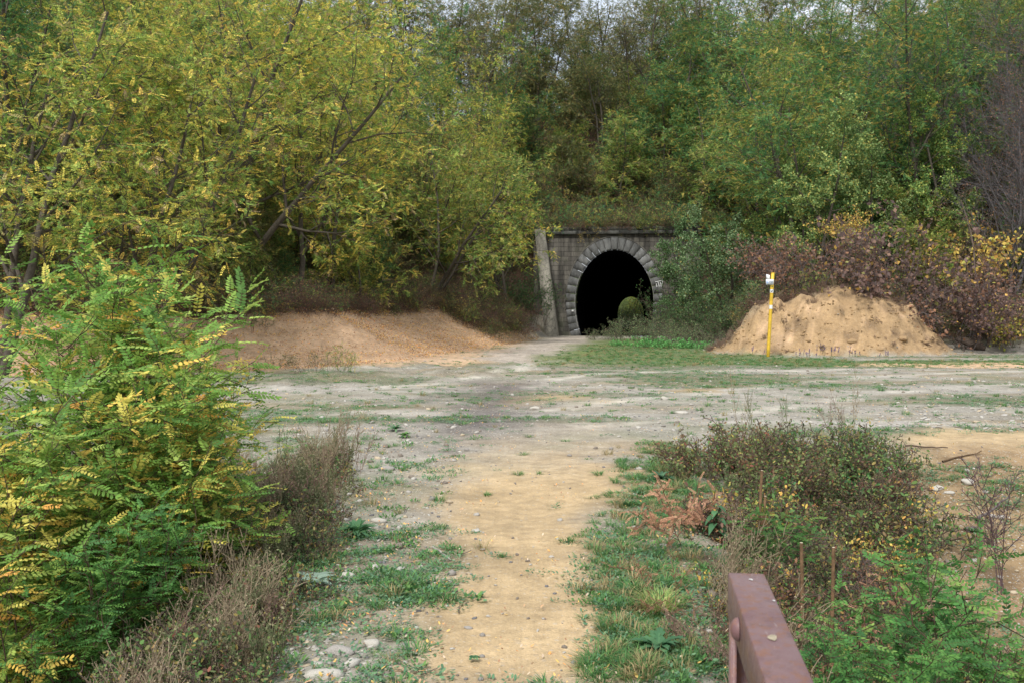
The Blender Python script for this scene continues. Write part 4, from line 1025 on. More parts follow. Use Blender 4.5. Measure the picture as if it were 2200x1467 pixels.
def rock_mesh(seed, col, flat=.6, sub=1):
    import bmesh
    bm = bmesh.new(); bmesh.ops.create_icosphere(bm, subdivisions=sub, radius=.5); rg = np.random.default_rng(seed)
    sx, sy = rg.uniform(.7, 1.2, 2); ax = rg.normal(0, 1, (5, 3)); ax /= np.linalg.norm(ax, axis=1)[:, None]; cut = rg.uniform(.26, .42, 5)
    for v in bm.verts:
        c = np.array(v.co[:]) * (1 + rg.normal(0, .05))
        for a_, k_ in zip(ax, cut):
            dd = c @ a_
            if dd > k_: c = c - a_ * (dd - k_)
        v.co = (c[0] * sx, c[1] * sy, c[2] * flat)
    V = np.array([v.co[:] for v in bm.verts]); F = np.array([[v.index for v in f.verts] for f in bm.faces]); bm.free()
    mb = MB(); mb.add(V, [F], col); return mb
P_GRS = pal((5, (74, 118, 58)), (4, (92, 132, 62)), (3, (62, 104, 60)), (1, (140, 138, 84)))
P_DRYG = pal((5, (156, 138, 92)), (3, (132, 116, 76)), (2, (112, 118, 70)))
P_WD = pal((5, (82, 122, 86)), (4, (98, 134, 92)), (3, (70, 106, 78)), (1, (120, 136, 84)))
P_FALL = pal((4, (214, 176, 84)), (4, (190, 150, 108)), (3, (150, 112, 80)), (2, (226, 150, 60)), (3, (200, 178, 150)))
c_grass = protos('grass_kinds', [grass_tuft(400 + i, 60, .035 + .018 * i, .12, P_GRS, .0022) for i in range(3)] + [grass_tuft(410 + i, 34, .09, .12, P_DRYG, .0022) for i in range(2)])
c_weed = protos('weed_kinds', [weed_patch(420 + i, 40, .026, .12, P_WD) for i in range(3)] + [weed_patch(430 + i, 30, .032, .10, P_GRS, .7) for i in range(2)])
c_leaf = protos('fallen_kinds', [weed_patch(440 + i, 9, .035, .30, P_FALL, .5) for i in range(3)])
c_rock = protos('rock_kinds', [rock_mesh(450 + i, s2l(c), f).mesh('rock', M_STONE) for i, (c, f) in enumerate([((176, 170, 160), .5), ((150, 144, 136), .6), ((188, 183, 172), .45), ((132, 122, 110), .6), ((188, 172, 146), .5), ((120, 118, 118), .5)])])
def sec(n, rng, D0=3.2, D1=45, p0=-500, p1=2700):
    D = D0 * (D1 / D0) ** (rng.random(n)); px = rng.uniform(p0, p1, n); return X(px, D), D
def masks(x, y):
    sand = np.maximum(mk(x, y, Z_SAND, .22, .30), np.maximum(mk(x, y, Z_SANDR, .2, .2), .0)); road = mk(x, y, Z_ROAD, .1, .1)
    verge = mk(x, y, Z_VERGE, .2, .3); grs = mk(x, y, Z_GRASS, .08, .15); wl = mk(x, y, Z_WEEDL, .2, .3)
    inl = (x < 3) & (y > np.interp(x, FL[:, 0], FL[:, 1]) - .4); q = MQ(x, y)
    return sand, road, verge, grs, wl, inl, q > 0
def cover(name, coll, n, rng, prob, s0, s1, kinds, D0=3.2, D1=45, dz=0, tilt=.1):
    x, y = sec(n, rng, D0, D1); M = masks(x, y); k = rng.random(n) < prob(x, y, *M); x, y = x[k], y[k]; z = H(x, y) + dz
    return scatter(name, coll, np.stack([x, y, z], 1), rotz(rng, len(x), tilt), sc3(rng, len(x), s0, s1), rng.choice(kinds, len(x)))
rg = np.random.default_rng(51)
streak = lambda x, y: sst(-.05, .45, fbm(x * .22, y * .75, 71, 4) + .35 * fbm(x * 1.4, y * 1.4, 72, 3))
fine = lambda x, y: sst(.0, .4, fbm(x * 1.9, y * 1.9, 73, 3))
bareR = lambda x, y: (x > .385 * y) & (y > 6.2) & (y < 12.5)
drops = lambda x, y: ~bareR(x, y) * np.maximum(((-.80 - .085 * y) - x > .3) * (y < 12), ((x - (.21 * y - .25)) > .8) * (y < 10)) * 1.0
cover('grass', c_grass, 60000, rg, lambda x, y, sd_, rd, vg, gr, wl, il, mo: np.clip((.02 + .16 * streak(x, y) * fine(x, y) + .95 * vg + .9 * gr + .12 * wl * fine(x, y) + .25 * drops(x, y)), 0, 1) * (1 - .97 * sd_) * (1 - .9 * rd) * np.where(il, .03, 1) * np.where(mo, .05, 1), .55, 1.35, [0, 0, 1, 1, 2, 2, 3, 4])
cover('ground_weeds', c_weed, 80000, rg, lambda x, y, sd_, rd, vg, gr, wl, il, mo: np.clip((.06 + (.55 + .75 * sst(9, 14, y)) * streak(x, y) * (.3 + fine(x, y)) + .4 * vg + .3 * gr + .75 * wl * fine(x, y) + .3 * drops(x, y)), 0, 1) * (1 - .985 * sd_) * (1 - .95 * rd) * np.where(il, .05, 1) * np.where(mo, .03, 1), .45, 1.15, [0, 1, 2, 0, 1, 2, 3, 4])
cover('fallen_leaves', c_leaf, 16000, rg, lambda x, y, sd_, rd, vg, gr, wl, il, mo: (.22 + .2 * wl + .5 * il) * (1 - .7 * sd_), .35, .8, [0, 1, 2], tilt=.04, dz=.008)
cover('gravel', c_rock, 60000, rg, lambda x, y, sd_, rd, vg, gr, wl, il, mo: (.16 + .45 * sst(-.1, .5, fbm(x * .5, y * .5, 81, 4)) + .2 * wl) * (1 - .78 * sd_) * (1 - .6 * gr) * (1 - .5 * vg) * np.where(il, .15, 1) * np.where(mo, .5, 1), .012, .045, [0, 1, 2, 3, 4, 5], dz=.003, tilt=.4)
cover('loose_stones', c_rock, 9000, rg, lambda x, y, sd_, rd, vg, gr, wl, il, mo: (.30 + .4 * wl) * (1 - .97 * sd_) * (1 - .8 * gr) * (1 - .6 * vg) * np.where(il, .1, 1) * np.where(mo, .5, 1) * (.15 + .85 * sst(6, 13, y)), .04, .12, [0, 0, 1, 2, 2, 4, 3], dz=.005, D1=42, tilt=.25)
# leaf litter and stalks on the left bank
x = rg.uniform(-22, 2.5, 34000); y = rg.uniform(24, 56, 34000); k = (y > np.interp(x, FL[:, 0], FL[:, 1]) - .6); x, y = x[k], y[k]
scatter('leaf_litter', c_leaf, np.stack([x, y, H(x, y) + .01], 1), rotz(rg, len(x), .05), sc3(rg, len(x), 1.0, 2.2), rg.integers(0, 3, len(x)))

# --- near locust saplings
def sapling(seed, h, P, per=26, fs=.265, r0=.014, nb=16, sp=.34, wc=(.10, .065, .045)):
    rng = np.random.default_rng(seed); st = [(branch(rng, (0, 0, -.15), (rng.normal(0, .08), rng.normal(0, .08), 1), h + .15, 9, .05, .03), r0)]
    tubes, tw = skeleton(rng, st, [(nb, .12, 1.0, sp, 5, .10, .05)])
    top = [(st[0][0][4:], r0)]; tubes2, tw2 = skeleton(rng, tw, [(3, .2, .8, .45, 3, .12, .02)])
    wm = wood(tubes + tubes2, wc, 4).mesh('sapling_wood', M_STEM, True)
    pos, d = sites(rng, tw + tw2 + top, per * .62); n = len(pos); mb = MB()
    hd = rng.normal(0, 1, (n, 3)) * (1, 1, .25) + d * .5 + (0, 0, .1); q = rng.random(n)
    col = pick(P, rng, n); cl = vn(pos[:, 0] * 2.5 + 5, pos[:, 2] * 2.5 + pos[:, 1], seed); yel = ((cl > .66) & (seed < 504))[:, None] * (rng.random(n) < .55)[:, None]
    col = np.where(yel, pick(P_NEARY, rng, n), col)
    for k in range(3):
        m_ = (q * 3).astype(int) == k
        place(mb, t_frond(1.0, (8, 7, 9)[k], .18, .085, 6, .30, .22, seed + k, True), pos[m_], hd[m_], fs * rng.uniform(.65, 1.15, m_.sum()), col[m_], rng, .13, .35, rcol=(.13, .14, .05))
    return wm, mb.mesh('sapling_leaves', M_LEAF)
SAP = [sapling(500, 2.9, P_NEARG), sapling(501, 2.7, P_NEAR), sapling(502, 2.5, P_NEAR), sapling(503, 2.2, P_NEARY, 12), sapling(504, 1.5, P_NEARD, 24, .21, .008, 14, .42)]
rg = np.random.default_rng(61)
def sap(k, px, D, top, label, grp=None, lean=(0, 0), tint=(1, 1, 1), name='locust_sapling', rz=None):
    x = X(px, D); z = hz(x, D); h = max(Zt(top + 55, D) - z, .5); base_h = (2.9, 2.7, 2.5, 2.2, 1.5)[k]
    s = h / base_h; put(SAP[k], name, label, 'sapling', (x, D, z - .03), rg.uniform(0, 6.28) if rz is None else rz, max(s, .6), tint, grp, lean, sz=s)
sap(0, 95, 7.2, 525, 'tall green locust sapling with a straight reddish stem, highest of the left foreground thicket')
sap(1, 235, 7.6, 590, 'bright green locust sapling just right of the tallest one in the left thicket')
sap(0, 375, 7.0, 600, 'fresh green locust sapling at the right top corner of the left foreground thicket', lean=(0, .05))
sap(3, 500, 6.2, 850, 'locust sapling with orange-yellow leaflets hanging over the dry weeds', lean=(0, .22))
sap(2, 300, 6.0, 700, 'mixed green and yellow locust sapling in the middle of the left thicket')
sap(2, 90, 5.2, 980, 'locust sapling with scattered yellow leaves low in front of the left thicket', lean=(.05, 0))
sap(3, 20, 4.9, 1120, 'golden-leaved locust sapling at the lower left corner of the picture')
G_S = 'green locust saplings in the left foreground thicket'; LS = 'green locust sapling tangled with its neighbours inside the left foreground thicket'
for k, px, D, tp in [(1, 430, 7.0, 740), (3, 440, 6.2, 930), (2, 390, 6.8, 660), (3, 60, 5.6, 950), (1, -60, 7.0, 640), (2, 30, 6.4, 720), (0, 170, 6.6, 640), (2, 270, 7.4, 640), (1, 390, 7.3, 700), (0, 360, 6.2, 800), (1, 230, 5.7, 860), (2, 60, 5.7, 860), (0, 270, 5.5, 960), (1, -60, 5.3, 900), (2, 400, 5.8, 900), (4, 250, 5.0, 1120), (4, 130, 4.8, 1180), (4, 300, 5.2, 1080), (2, 320, 8.0, 660), (1, 140, 8.2, 600), (3, 200, 6.1, 800), (4, 420, 6.6, 960), (2, -150, 6.2, 760)]:
    sap(k, px, D, tp, LS, G_S, (rg.normal(0, .06), rg.normal(0, .06)))
sap(4, 1910, 4.9, 1185, 'locust sapling with big bright green fronds in the right foreground behind the handrail')
sap(4, 2060, 4.6, 1220, 'dark green locust sapling right of the bright one in the right foreground', tint=(.85, .92, .9))
sap(4, 1800, 4.5, 1290, 'low locust sapling beside the handrail end', tint=(.8, .9, .9))
sap(4, 2160, 5.0, 1190, 'light green locust sapling at the right edge of the picture')
sap(4, 1960, 3.9, 1390, 'locust sapling spreading at the bottom right with drooping fronds', tint=(.9, .95, .9))
sap(4, 1650, 6.9, 1075, 'small dim locust sapling in the scrub between the cut stems', tint=(.7, .8, .7))

# --- dry weeds and low brush beside the path
def dry_weed(seed, h, n, cols, side=7, heads=True, hw=.012):
    rng = np.random.default_rng(seed); st = []
    for k in range(n):
        a = rng.uniform(0, 6.28); r = .14 * math.sqrt(rng.random()); st.append((branch(rng, (math.cos(a) * r, math.sin(a) * r, -.03), (rng.normal(0, .16), rng.normal(0, .16), 1), h * rng.uniform(.5, 1.1), 6, .06, .0), .0012))
    tubes, tw = skeleton(rng, st, [(side, .35, .5, .28, 3, .12, .05)]); c = cols[0][1]
    mb = wood([(P, np.maximum(r_ * .8, .0005)) for P, r_ in tubes], c, 3); pos, d = sites(rng, tw, 60)
    if heads: place(mb, single(0, 1, .5, 4), pos, rng.normal(0, 1, d.shape), hw * rng.uniform(.5, 1.5, len(pos)), pick(cols, rng, len(pos)), rng, .15, 1.)
    return mb.mesh('dry_weed', M_LEAF)
P_D1 = pal((4, (150, 132, 104)), (3, (166, 150, 118)), (2, (122, 108, 84)), (3, (118, 122, 78))); P_D2 = pal((4, (134, 108, 92)), (3, (150, 122, 100)), (3, (108, 110, 72)))
P_D3 = pal((4, (112, 116, 78)), (3, (138, 130, 94)), (2, (96, 104, 66)))
c_dry = protos('dry_weed_kinds', [dry_weed(600, .62, 9, P_D1, 11), dry_weed(601, .5, 11, P_D1, 11), dry_weed(602, .42, 12, P_D2, 10, hw=.016), dry_weed(603, .5, 9, P_D3, 11, hw=.02), dry_weed(604, .3, 16, P_D2, 9, hw=.016)])
rg = np.random.default_rng(71)
def strip(n, f):
    px = rg.uniform(-200, 2400, n * 6); D = 3.3 * (16 / 3.3) ** rg.random(n * 6); x, y = X(px, D), D; k = rg.random(n * 6) < f(x, y); return x[k][:n], y[k][:n]
eL = lambda x, y: (-.80 - .085 * y) - x
eR = lambda x, y: x - (.21 * y - .25)
x, y = strip(1000, lambda x, y: sst(-.1, .3, eL(x, y) + .15 * fbm(x * 2, y * 2, 91, 3)) * (1 - sst(9.5, 12.8, y + fbm(x, y, 92, 3))) * (1 - .6 * sst(1.6, 3, eL(x, y))))
scatter('dry_weeds', c_dry, np.stack([x, y, H(x, y) - .01], 1), rotz(rg, len(x), .22), sc3(rg, len(x), .35, 1.05) * np.interp(y, [4, 8], [.7, 1.0])[:, None], rg.choice([0, 1, 1, 2, 3, 3, 3, 4], len(x)))
c_low = protos('low_brush_kinds', [join('lb%d' % i, shrub('lb%d' % i, 620 + i, hh, .55, 13, p, ls, 26, 6, (.11, .08, .06), droop=.03, tw=(5, 4), stemr=.004)) for i, (hh, p, ls) in enumerate([(.5, P_SCR, .035), (.5, P_RED, .03), (.4, P_BRN, .03), (.45, P_GRS, .04), (.5, P_OL, .03), (.45, P_YEL, .035)])])
x, y = strip(950, lambda x, y: (~((x > .395 * y) & (y > 6.6))) * sst(.18, .6, eR(x, y) + .2 * fbm(x * 2, y * 2, 93, 3)) * (1 - sst(10.5, 12.5, y + .6 * fbm(x, y, 94, 3))) * (1 - sst(3.0, 3.6, x - .12 * y - 1.0 + .5 * fbm(x, y, 95, 3)) * (y > 6)))
nf = np.interp(y, [4, 9], [.5, 1.0])[:, None]
scatter('low_brush', c_low, np.stack([x, y, H(x, y) - .02], 1), rotz(rg, len(x), .3), sc3(rg, len(x), .25, 1.3) * (.75 + .5 * vn(x * 1.6, y * 1.6, 5))[:, None] * nf, rg.choice([0, 0, 1, 2, 2, 3, 4, 4, 5], len(x)))
x, y = strip(420, lambda x, y: (~((x > .395 * y) & (y > 6.6))) * sst(.0, .4, eR(x, y)) * (1 - sst(10.5, 12.5, y)))
scatter('dry_stalks', c_dry, np.stack([x, y, H(x, y) - .02], 1), rotz(rg, len(x), .6), sc3(rg, len(x), .4, .9), rg.choice([0, 1, 2, 2, 3, 4, 4], len(x)))
x, y = strip(1200, lambda x, y: sst(-.05, .35, eL(x, y)) * (1 - sst(9.5, 12, y)))
scatter('thicket_floor_brush', c_low, np.stack([x, y, H(x, y) - .02], 1), rotz(rg, len(x), .2), sc3(rg, len(x), .3, .85), rg.choice([0, 0, 1, 2, 3, 4, 4], len(x)))

# ------------------------------------------------------------------ shrubs that can be told apart
def thing2(tpl, name, label, cat, loc, rz=0, s=1, tint=(1, 1, 1), group=None, tilt=(0, 0), sz=None): return put(tpl, name, label, cat, loc, rz, s, tint, group, tilt, 'foliage', 'stems', sz)
VB = [shrub('vine_bush', 700, 3.0, 2.6, 34, P_VINE, .11, 7, wcol=(.14, .11, .10), droop=.09, tw=(7, 6), stemr=.018, lw=.7, spk=2), shrub('vine_bush2', 701, 2.6, 2.8, 38, P_BRN, .09, 6, wcol=(.16, .14, .135), droop=.10, tw=(8, 6), stemr=.015, lw=.7, spk=2),
      shrub('vine_bush3', 702, 2.4, 2.0, 22, P_YEL, .12, 7, wcol=(.14, .11, .08), droop=.07, tw=(6, 5), stemr=.014, lw=.8, spk=2)]
def on(px, D, dz=0): return at(px, D, dz)
thing2(VB[0], 'vine_covered_bush', 'large bush buried in dry brown vines with yellow leaves, crowning the dirt mound', 'bush', on(1855, 39.2, .1), .4, 1.6)
thing2(VB[1], 'vine_covered_bush', 'grey-brown tangle of bare vines drooping over the right side of the dirt mound', 'bush', on(1985, 38.9, -.2), 1.2, 1.55)
thing2(VB[1], 'vine_covered_bush', 'dark bare-twigged tangle at the left shoulder of the dirt mound, behind the post', 'bush', on(1750, 39.2, .5), 2.2, 1.25)
thing2(VB[0], 'vine_covered_bush', 'brown vine mound falling to the ground right of the dirt mound', 'bush', on(2085, 38.6, -.1), 3.0, 1.0, (.95, .92, .95))
thing2(VB[2], 'vine_covered_bush', 'bright yellow-orange vine leaves on the top left of the vine-covered bush', 'bush', on(1800, 38.9, 2.3), 1.0, .6)
thing2(VB[2], 'yellow_bush', 'yellow and green bush at the right edge beyond the dirt mound', 'bush', on(2190, 37.8), 4.0, .8, (.75, .9, .8))
thing2(VB[2], 'yellow_bush', 'yellow vine bush hanging in the thin brown tree at upper right', 'bush', on(2075, 40, 1.5), 2.0, 1.35)
SG = [shrub('sage', 710, 1.5, 1.5, 26, P_SAGE, .055, 14, wcol=(.12, .10, .08), tw=(6, 5)), shrub('sage2', 711, 1.2, 1.6, 30, P_SAGE, .05, 12, wcol=(.14, .11, .09), tw=(6, 5)), shrub('dark', 712, 2.2, 1.8, 30, pal((5, (62, 96, 52)), (4, (78, 110, 56)), (3, (52, 82, 48)), (1, (112, 112, 60))), .075, 12, tw=(6, 5)), shrub('nettle', 713, .55, 1.1, 34, P_NETT, .07, 24, 6, tw=(4, 3), stemr=.006)]
for px, D, s, k, lb in [(1300, 54, .8, 1, 'small grey-green shrub at the foot of the dark tunnel mouth'), (1352, 51, 1.05, 0, 'grey-green shrub hiding the lower right corner of the tunnel mouth'), (1405, 50, 1.15, 0, 'taller sage-coloured shrub in front of the right jamb of the tunnel'),
                        (1450, 48, 1.1, 1, 'sage-coloured shrub right of the tunnel, behind the bright nettles'), (1500, 46, 1.15, 0, 'dull grey-green shrub halfway between the tunnel and the yellow post'), (1545, 43.5, 1.05, 1, 'grey-green shrub at the left foot of the dirt mound'),
                        (1490, 52, 1.3, 2, 'dark green bush against the right end of the portal wall'), (1530, 49, 1.35, 2, 'dark green bush under the leaning round-leaved tree'), (1590, 44.5, 1.15, 2, 'dark green bush behind the left flank of the dirt mound')]:
    thing2(SG[k], 'shrub', lb, 'shrub', on(px, D, -.05), px * .7, s * (1.0 if k < 2 else .92), (1.3, 1.3, 1.2) if k < 2 else (1, 1, 1))
for px, D, s, lb in [(1330, 44, .75, 'low clump of light green nettles nearest the tunnel path'), (1395, 42, 1.1, 'bright green nettle clump in the middle of the nettle bed'), (1450, 41, 1.05, 'bright green nettle clump on the right of the nettle bed'), (1500, 40.5, .8, 'small nettle clump next to the left foot of the dirt mound')]:
    thing2(SG[3], 'nettle_clump', lb, 'plant', on(px, D, -.03), px, s, (1.1, 1.15, 1.05))
# climbing plants over the portal
thing2(SHR['yellow'], 'hanging_vine', 'yellow-leaved vine hanging over the coping above the left of the arch', 'vine', tuple(PW([-1.7, -.35, PH + .35])), 1, .62, tilt=(2.4, 0))
thing2(SHR['scrub'], 'ivy', 'dark ivy sprawling over the left end of the portal coping', 'ivy', tuple(PW([-3.0, .3, PH + .1])), 2, .7, (.7, .75, .65), tilt=(.5, 0))
thing2(SHR['brown'], 'bramble', 'brown bramble heap on top of the portal above the crown of the arch', 'bramble', tuple(PW([.9, .4, PH + .15])), 2, .75)
thing2(SHR['fern2'], 'green_bush', 'green bush above the right side of the portal coping', 'bush', tuple(PW([2.6, .7, PH + .2])), 2, 1.0, (.85, 1, 1))
thing2(SHR['scrub2'], 'ivy', 'dark green ivy clinging to the inner foot of the pale wing wall', 'ivy', tuple(PW([-2.98, -.12, 2.2])), .3, .42, (.6, .65, .55), tilt=(.9, 0))
thing2(SG[2], 'shrub', 'dark green shrub growing against the outer side of the pale wing wall', 'shrub', on(1125, 58, 0), .3, 1.3, (.85, 1.0, .9), None, (0, 0), 1.55)
thing2(SHR['scrub'], 'shrub', 'yellowish scrub higher up beside the pale wing wall', 'shrub', on(1120, 61, 0), .3, 1.3)
thing2(SG[2], 'green_bush', 'leafy bush covering the right end of the portal wall', 'bush', tuple(PW([4.3, -.7, 0])), 1.3, 1.5, (.7, .8, .7), sz=2.0)
# small plants on the left bank and flat
for px, py, k, s, lb in [(545, 708, 'scrub', .42, 'small dark green bush on the crest of the orange bank'), (662, 797, 'scrub2', .36, 'small round green bush at the foot of the orange bank'), (725, 795, 'fern', .42, 'feathery yellow-green seedling beside the small round bush'),
                         (600, 790, 'scrub', .3, 'low green bush at the foot of the bank near the foreground thicket'), (1040, 716, 'scrub', .6, 'dark green bush at the foot of the slope left of the wing wall'), (745, 640, 'scrub2', .7, 'green bush above the peak of the orange bank'),
                         (505, 690, 'fern2', .7, 'drooping dark green locust shoot on the bank behind the foreground thicket')]:
    p = G(px, py); thing2(SHR[k], 'small_bush', lb, 'bush', (p[0], p[1], p[2] - .03), px, s)

# --- near plants with a shape of their own
def rosette(seed, n, L, W, cols, up=.5, lobes=0, curve=.5):
    rng = np.random.default_rng(seed); mb = MB()
    for i in range(n):
        a = i * 2.4 + rng.normal(0, .2); l = L * rng.uniform(.6, 1.1); e = up * rng.uniform(.4, 1.3); m = 9; P = []
        for j in range(m):
            t = j / (m - 1); P.append((l * t * math.cos(e * (1 - .2 * t)), l * (math.sin(e) * t - curve * t * t * .9) + .02))
        w_ = [W * math.sin(math.pi * min(1, (j / (m - 1)) ** .8 * .95 + .05)) * (1 - (.55 if lobes and j % 2 else 0)) * .5 + .002 for j in range(m)]
        V = []
        for (r, z), w2 in zip(P, w_):
            for sgn in (-1, 0, 1): V.append((r * math.cos(a) - sgn * w2 * math.sin(a), r * math.sin(a) + sgn * w2 * math.cos(a), z + (.3 * w2 if sgn else 0)))
        q = np.arange((m - 1)); F = np.concatenate([np.stack([q * 3 + k, q * 3 + k + 3, q * 3 + k + 4, q * 3 + k + 1], 1) for k in (0, 1)])
        mb.add(V, [F], pick(cols, rng, 1)[0] * rng.uniform(.85, 1.15))
    return mb
def plant_thing(name, label, cat, px, py, mbs, s=1, dz=0, group=None):
    p = G(px, py); r = empty(name, (p[0], p[1], p[2] + dz)); r.scale = (s, s, s); tag(r, label, cat, group)
    for nm, mb, m in mbs: mb.build(nm, m, r)
    return r
P_DK = pal((5, (62, 104, 66)), (3, (76, 120, 76)), (1, (96, 134, 86))); P_GRY = pal((3, (126, 148, 128)), (2, (104, 130, 110)))
plant_thing('leaf_rosette', 'dark green leafy rosette between dry weeds and path on the left', 'plant', 765, 1150, [('leaves', rosette(1, 46, .20, .035, P_DK, .8), M_LEAF)])
plant_thing('leaf_rosette', 'big-leaved grey-green rosette in the reddish soil by the left weeds', 'plant', 665, 1265, [('leaves', rosette(2, 15, .22, .055, P_GRY, .6), M_LEAF)])
plant_thing('thistle', 'thistle with lobed leaves at the bottom edge, left of the path', 'plant', 455, 1440, [('leaves', rosette(3, 22, .26, .09, P_GRS, .7, 1), M_LEAF)])
plant_thing('leaf_rosette', 'broad-leaved weed at the bottom of the green verge, left of the handrail', 'plant', 1415, 1400, [('leaves', rosette(4, 20, .17, .06, P_DK, .7, 1), M_LEAF)])
plant_thing('leaf_rosette', 'tiny dark green rosette alone on the sand near the bottom edge', 'plant', 1018, 1420, [('leaves', rosette(5, 14, .035, .014, P_DK, .5), M_LEAF)])
plant_thing('leaf_rosette', 'small dark green clump on the gravel left of the dark patch', 'plant', 850, 925, [('leaves', rosette(6, 26, .16, .03, P_DK, .8), M_LEAF)])
plant_thing('leaf_rosette', 'small bright green clump just below the dark one on the gravel', 'plant', 868, 940, [('leaves', rosette(7, 24, .13, .035, P_GRS, .8), M_LEAF)])
plant_thing('leaf_rosette', 'bluish leafy clump at the top of the green verge right of the path', 'plant', 1420, 1035, [('leaves', rosette(8, 50, .16, .03, P_WD, .9), M_LEAF)])
def upright(seed, h, n, L, W, cols):
    rng = np.random.default_rng(seed); st = MB(); lf = MB(); P = branch(rng, (0, 0, -.05), (.1, 0, 1), h, 7, .05, 0); tube(st, P, np.linspace(.008, .004, 8), (.10, .16, .06), 6)
    for i in range(n):
        t = .25 + .75 * i / n; q, _ = lerpP(P, min(t, .99)); a = i * 2.4; sc = 1.15 - .55 * t; r1 = MB(); r1.merge(rosette(seed + i, 1, L * sc, W * sc, cols, .35, 0, .75))
        M = np.eye(4); M[0, 0] = M[1, 1] = math.cos(a); M[0, 1] = -math.sin(a); M[1, 0] = math.sin(a); M[:3, 3] = q; lf.merge(r1, M)
    return [('stem', st, M_STEM), ('leaves', lf, M_LEAF)]
plant_thing('broadleaf_plant', 'upright dark green plant with large pointed leaves in the right-hand scrub', 'plant', 1535, 1160, upright(11, .30, 20, .17, .06, P_DK))
plant_thing('broadleaf_plant', 'small broad-leaved plant right of the upright dark one', 'plant', 1605, 1190, upright(12, .16, 8, .15, .06, P_GRS), .8)
t_ = MB(); t_.merge(MB()); 
def big_tuft(seed, n, h, sp, cols, wd):
    me = grass_tuft(seed, n, h, sp, cols, wd); return me
def mesh_thing(name, label, cat, px, py, me, rz=0, s=1, dz=0):
    p = G(px, py); o = bpy.data.objects.new(name, me); C.objects.link(o); o.location = (p[0], p[1], p[2] + dz); o.rotation_euler = (0, 0, rz); o.scale = (s, s, s); return tag(o, label, cat)
mesh_thing('grass_tuft', 'rounded tuft of long yellow-green grass on the verge left of the handrail end', 'grass tuft', 1415, 1315, big_tuft(21, 170, .16, .22, pal((4, (150, 168, 84)), (3, (112, 148, 70)), (2, (176, 170, 100))), .0028))
mesh_thing('grass_tuft', 'flat dark grass tuft on the sand in mid path', 'grass tuft', 1115, 1020, big_tuft(22, 60, .05, .12, P_DRYG[2:] + P_GRS, .003))
mesh_thing('grass_tuft', 'tiny grass tuft right of the mid-path one', 'grass tuft', 1160, 1019, big_tuft(23, 40, .05, .07, P_GRS, .003))
mesh_thing('grass_tuft', 'single small grass tuft on the lower sand path', 'grass tuft', 1078, 1196, big_tuft(24, 50, .045, .05, P_GRS, .0025))
mesh_thing('grass_tuft', 'grass tuft on the upper sand near the dark gravel', 'grass tuft', 1215, 948, big_tuft(25, 50, .05, .12, P_GRS, .003))
mesh_thing('grass_tuft', 'grass tuft at the left margin of the sand path', 'grass tuft', 1047, 1065, big_tuft(26, 46, .05, .07, P_GRS, .003))
# white flowering weed
rng = np.random.default_rng(31); st = [(branch(rng, (rng.normal(0, .05), rng.normal(0, .05), -.03), (rng.normal(0, .25), rng.normal(0, .2), 1), .55 * rng.uniform(.6, 1.1), 6, .06, 0), .004) for _ in range(9)]
tb, tw = skeleton(rng, st, [(7, .45, .6, .35, 3, .1, .05), (3, .4, .6, .4, 2, .1, .05)]); fl = MB(); tips = np.array([P[-1] for P, r in tw])
for k in range(3): place(fl, single(0, 1, .9, 6), tips + rng.normal(0, .004, tips.shape), rng.normal(0, 1, tips.shape), np.full(len(tips), .014), np.array([[.72, .70, .58]] * len(tips)), rng, .1, 1)
lf = MB(); ps, dd = sites(rng, tw, 22); place(lf, single(0, 1, .25, 4), ps, rng.normal(0, 1, ps.shape), rng.uniform(.02, .05, len(ps)), pick(P_SCR, rng, len(ps)), rng)
plant_thing('white_flowered_weed', 'bushy weed covered in tiny white flower heads at the lower left', 'plant', 345, 1410, [('stems', wood(tb, (.10, .13, .05)), M_STEM), ('flowers', fl, M_LEAF), ('leaves', lf, M_LEAF)])
# bare twiggy weed at the right edge
rng = np.random.default_rng(41); st = [(branch(rng, (rng.normal(0, .03), rng.normal(0, .03), -.03), (rng.normal(-.1, .15), rng.normal(0, .1), 1), 1.15 * rng.uniform(.6, 1.0), 8, .06, 0), .007) for _ in range(4)]
tb, tw = skeleton(rng, st, [(12, .3, .7, .3, 4, .12, .05), (5, .2, .7, .35, 3, .15, .03)])
p = np.array(at(2165, 8.6)); r = empty('bare_weed', tuple(p)); tag(r, 'tall bare purplish-brown weed at the right edge in front of the sandy patch', 'plant'); wood(tb, (.13, .085, .085)).build('stems', M_STEM, r)
# tall seeded weeds standing above the scrub and the left verge
TW = [dry_weed(680, 1.0, 3, P_D1, 12, hw=.014), dry_weed(681, .9, 4, P_D3, 12, hw=.018), dry_weed(682, .8, 5, P_D2, 12)]
for i, (px, D, s_, lb) in enumerate([(1590, 10.6, 1.0, 'tall thin brown weed rising from the left end of the right-hand scrub'), (1628, 11.2, .9, 'thin upright weed just right of the tallest one in the scrub'), (1800, 12.0, .9, 'tall seeded weed at the back of the scrub near the wheel tracks'), (1840, 12.3, 1.0, 'tallest reddish seeded weed at the back right of the scrub'), (1690, 11.4, .8, 'short thin weed in the back row of the scrub'), (750, 9.0, .9, 'pale feathery dry weed at the right end of the left weed strip'), (700, 8.2, .8, 'bushy reddish dry weed in the middle of the left weed strip'), (590, 9.8, .9, 'thin dry weed behind the yellow-leaved sapling'), (300, 4.6, .9, 'long slanting dry stalk at the lower left')]):
    x_ = X(px, D); o = bpy.data.objects.new('tall_weed', TW[i % 3].copy()); C.objects.link(o); o.location = (x_, D, hz(x_, D)); o.rotation_euler = (0, .5 if i == 8 else 0, i * 1.3 if i != 8 else 0); o.scale = (s_ * .7, s_ * .7, s_); tag(o, lb, 'plant')
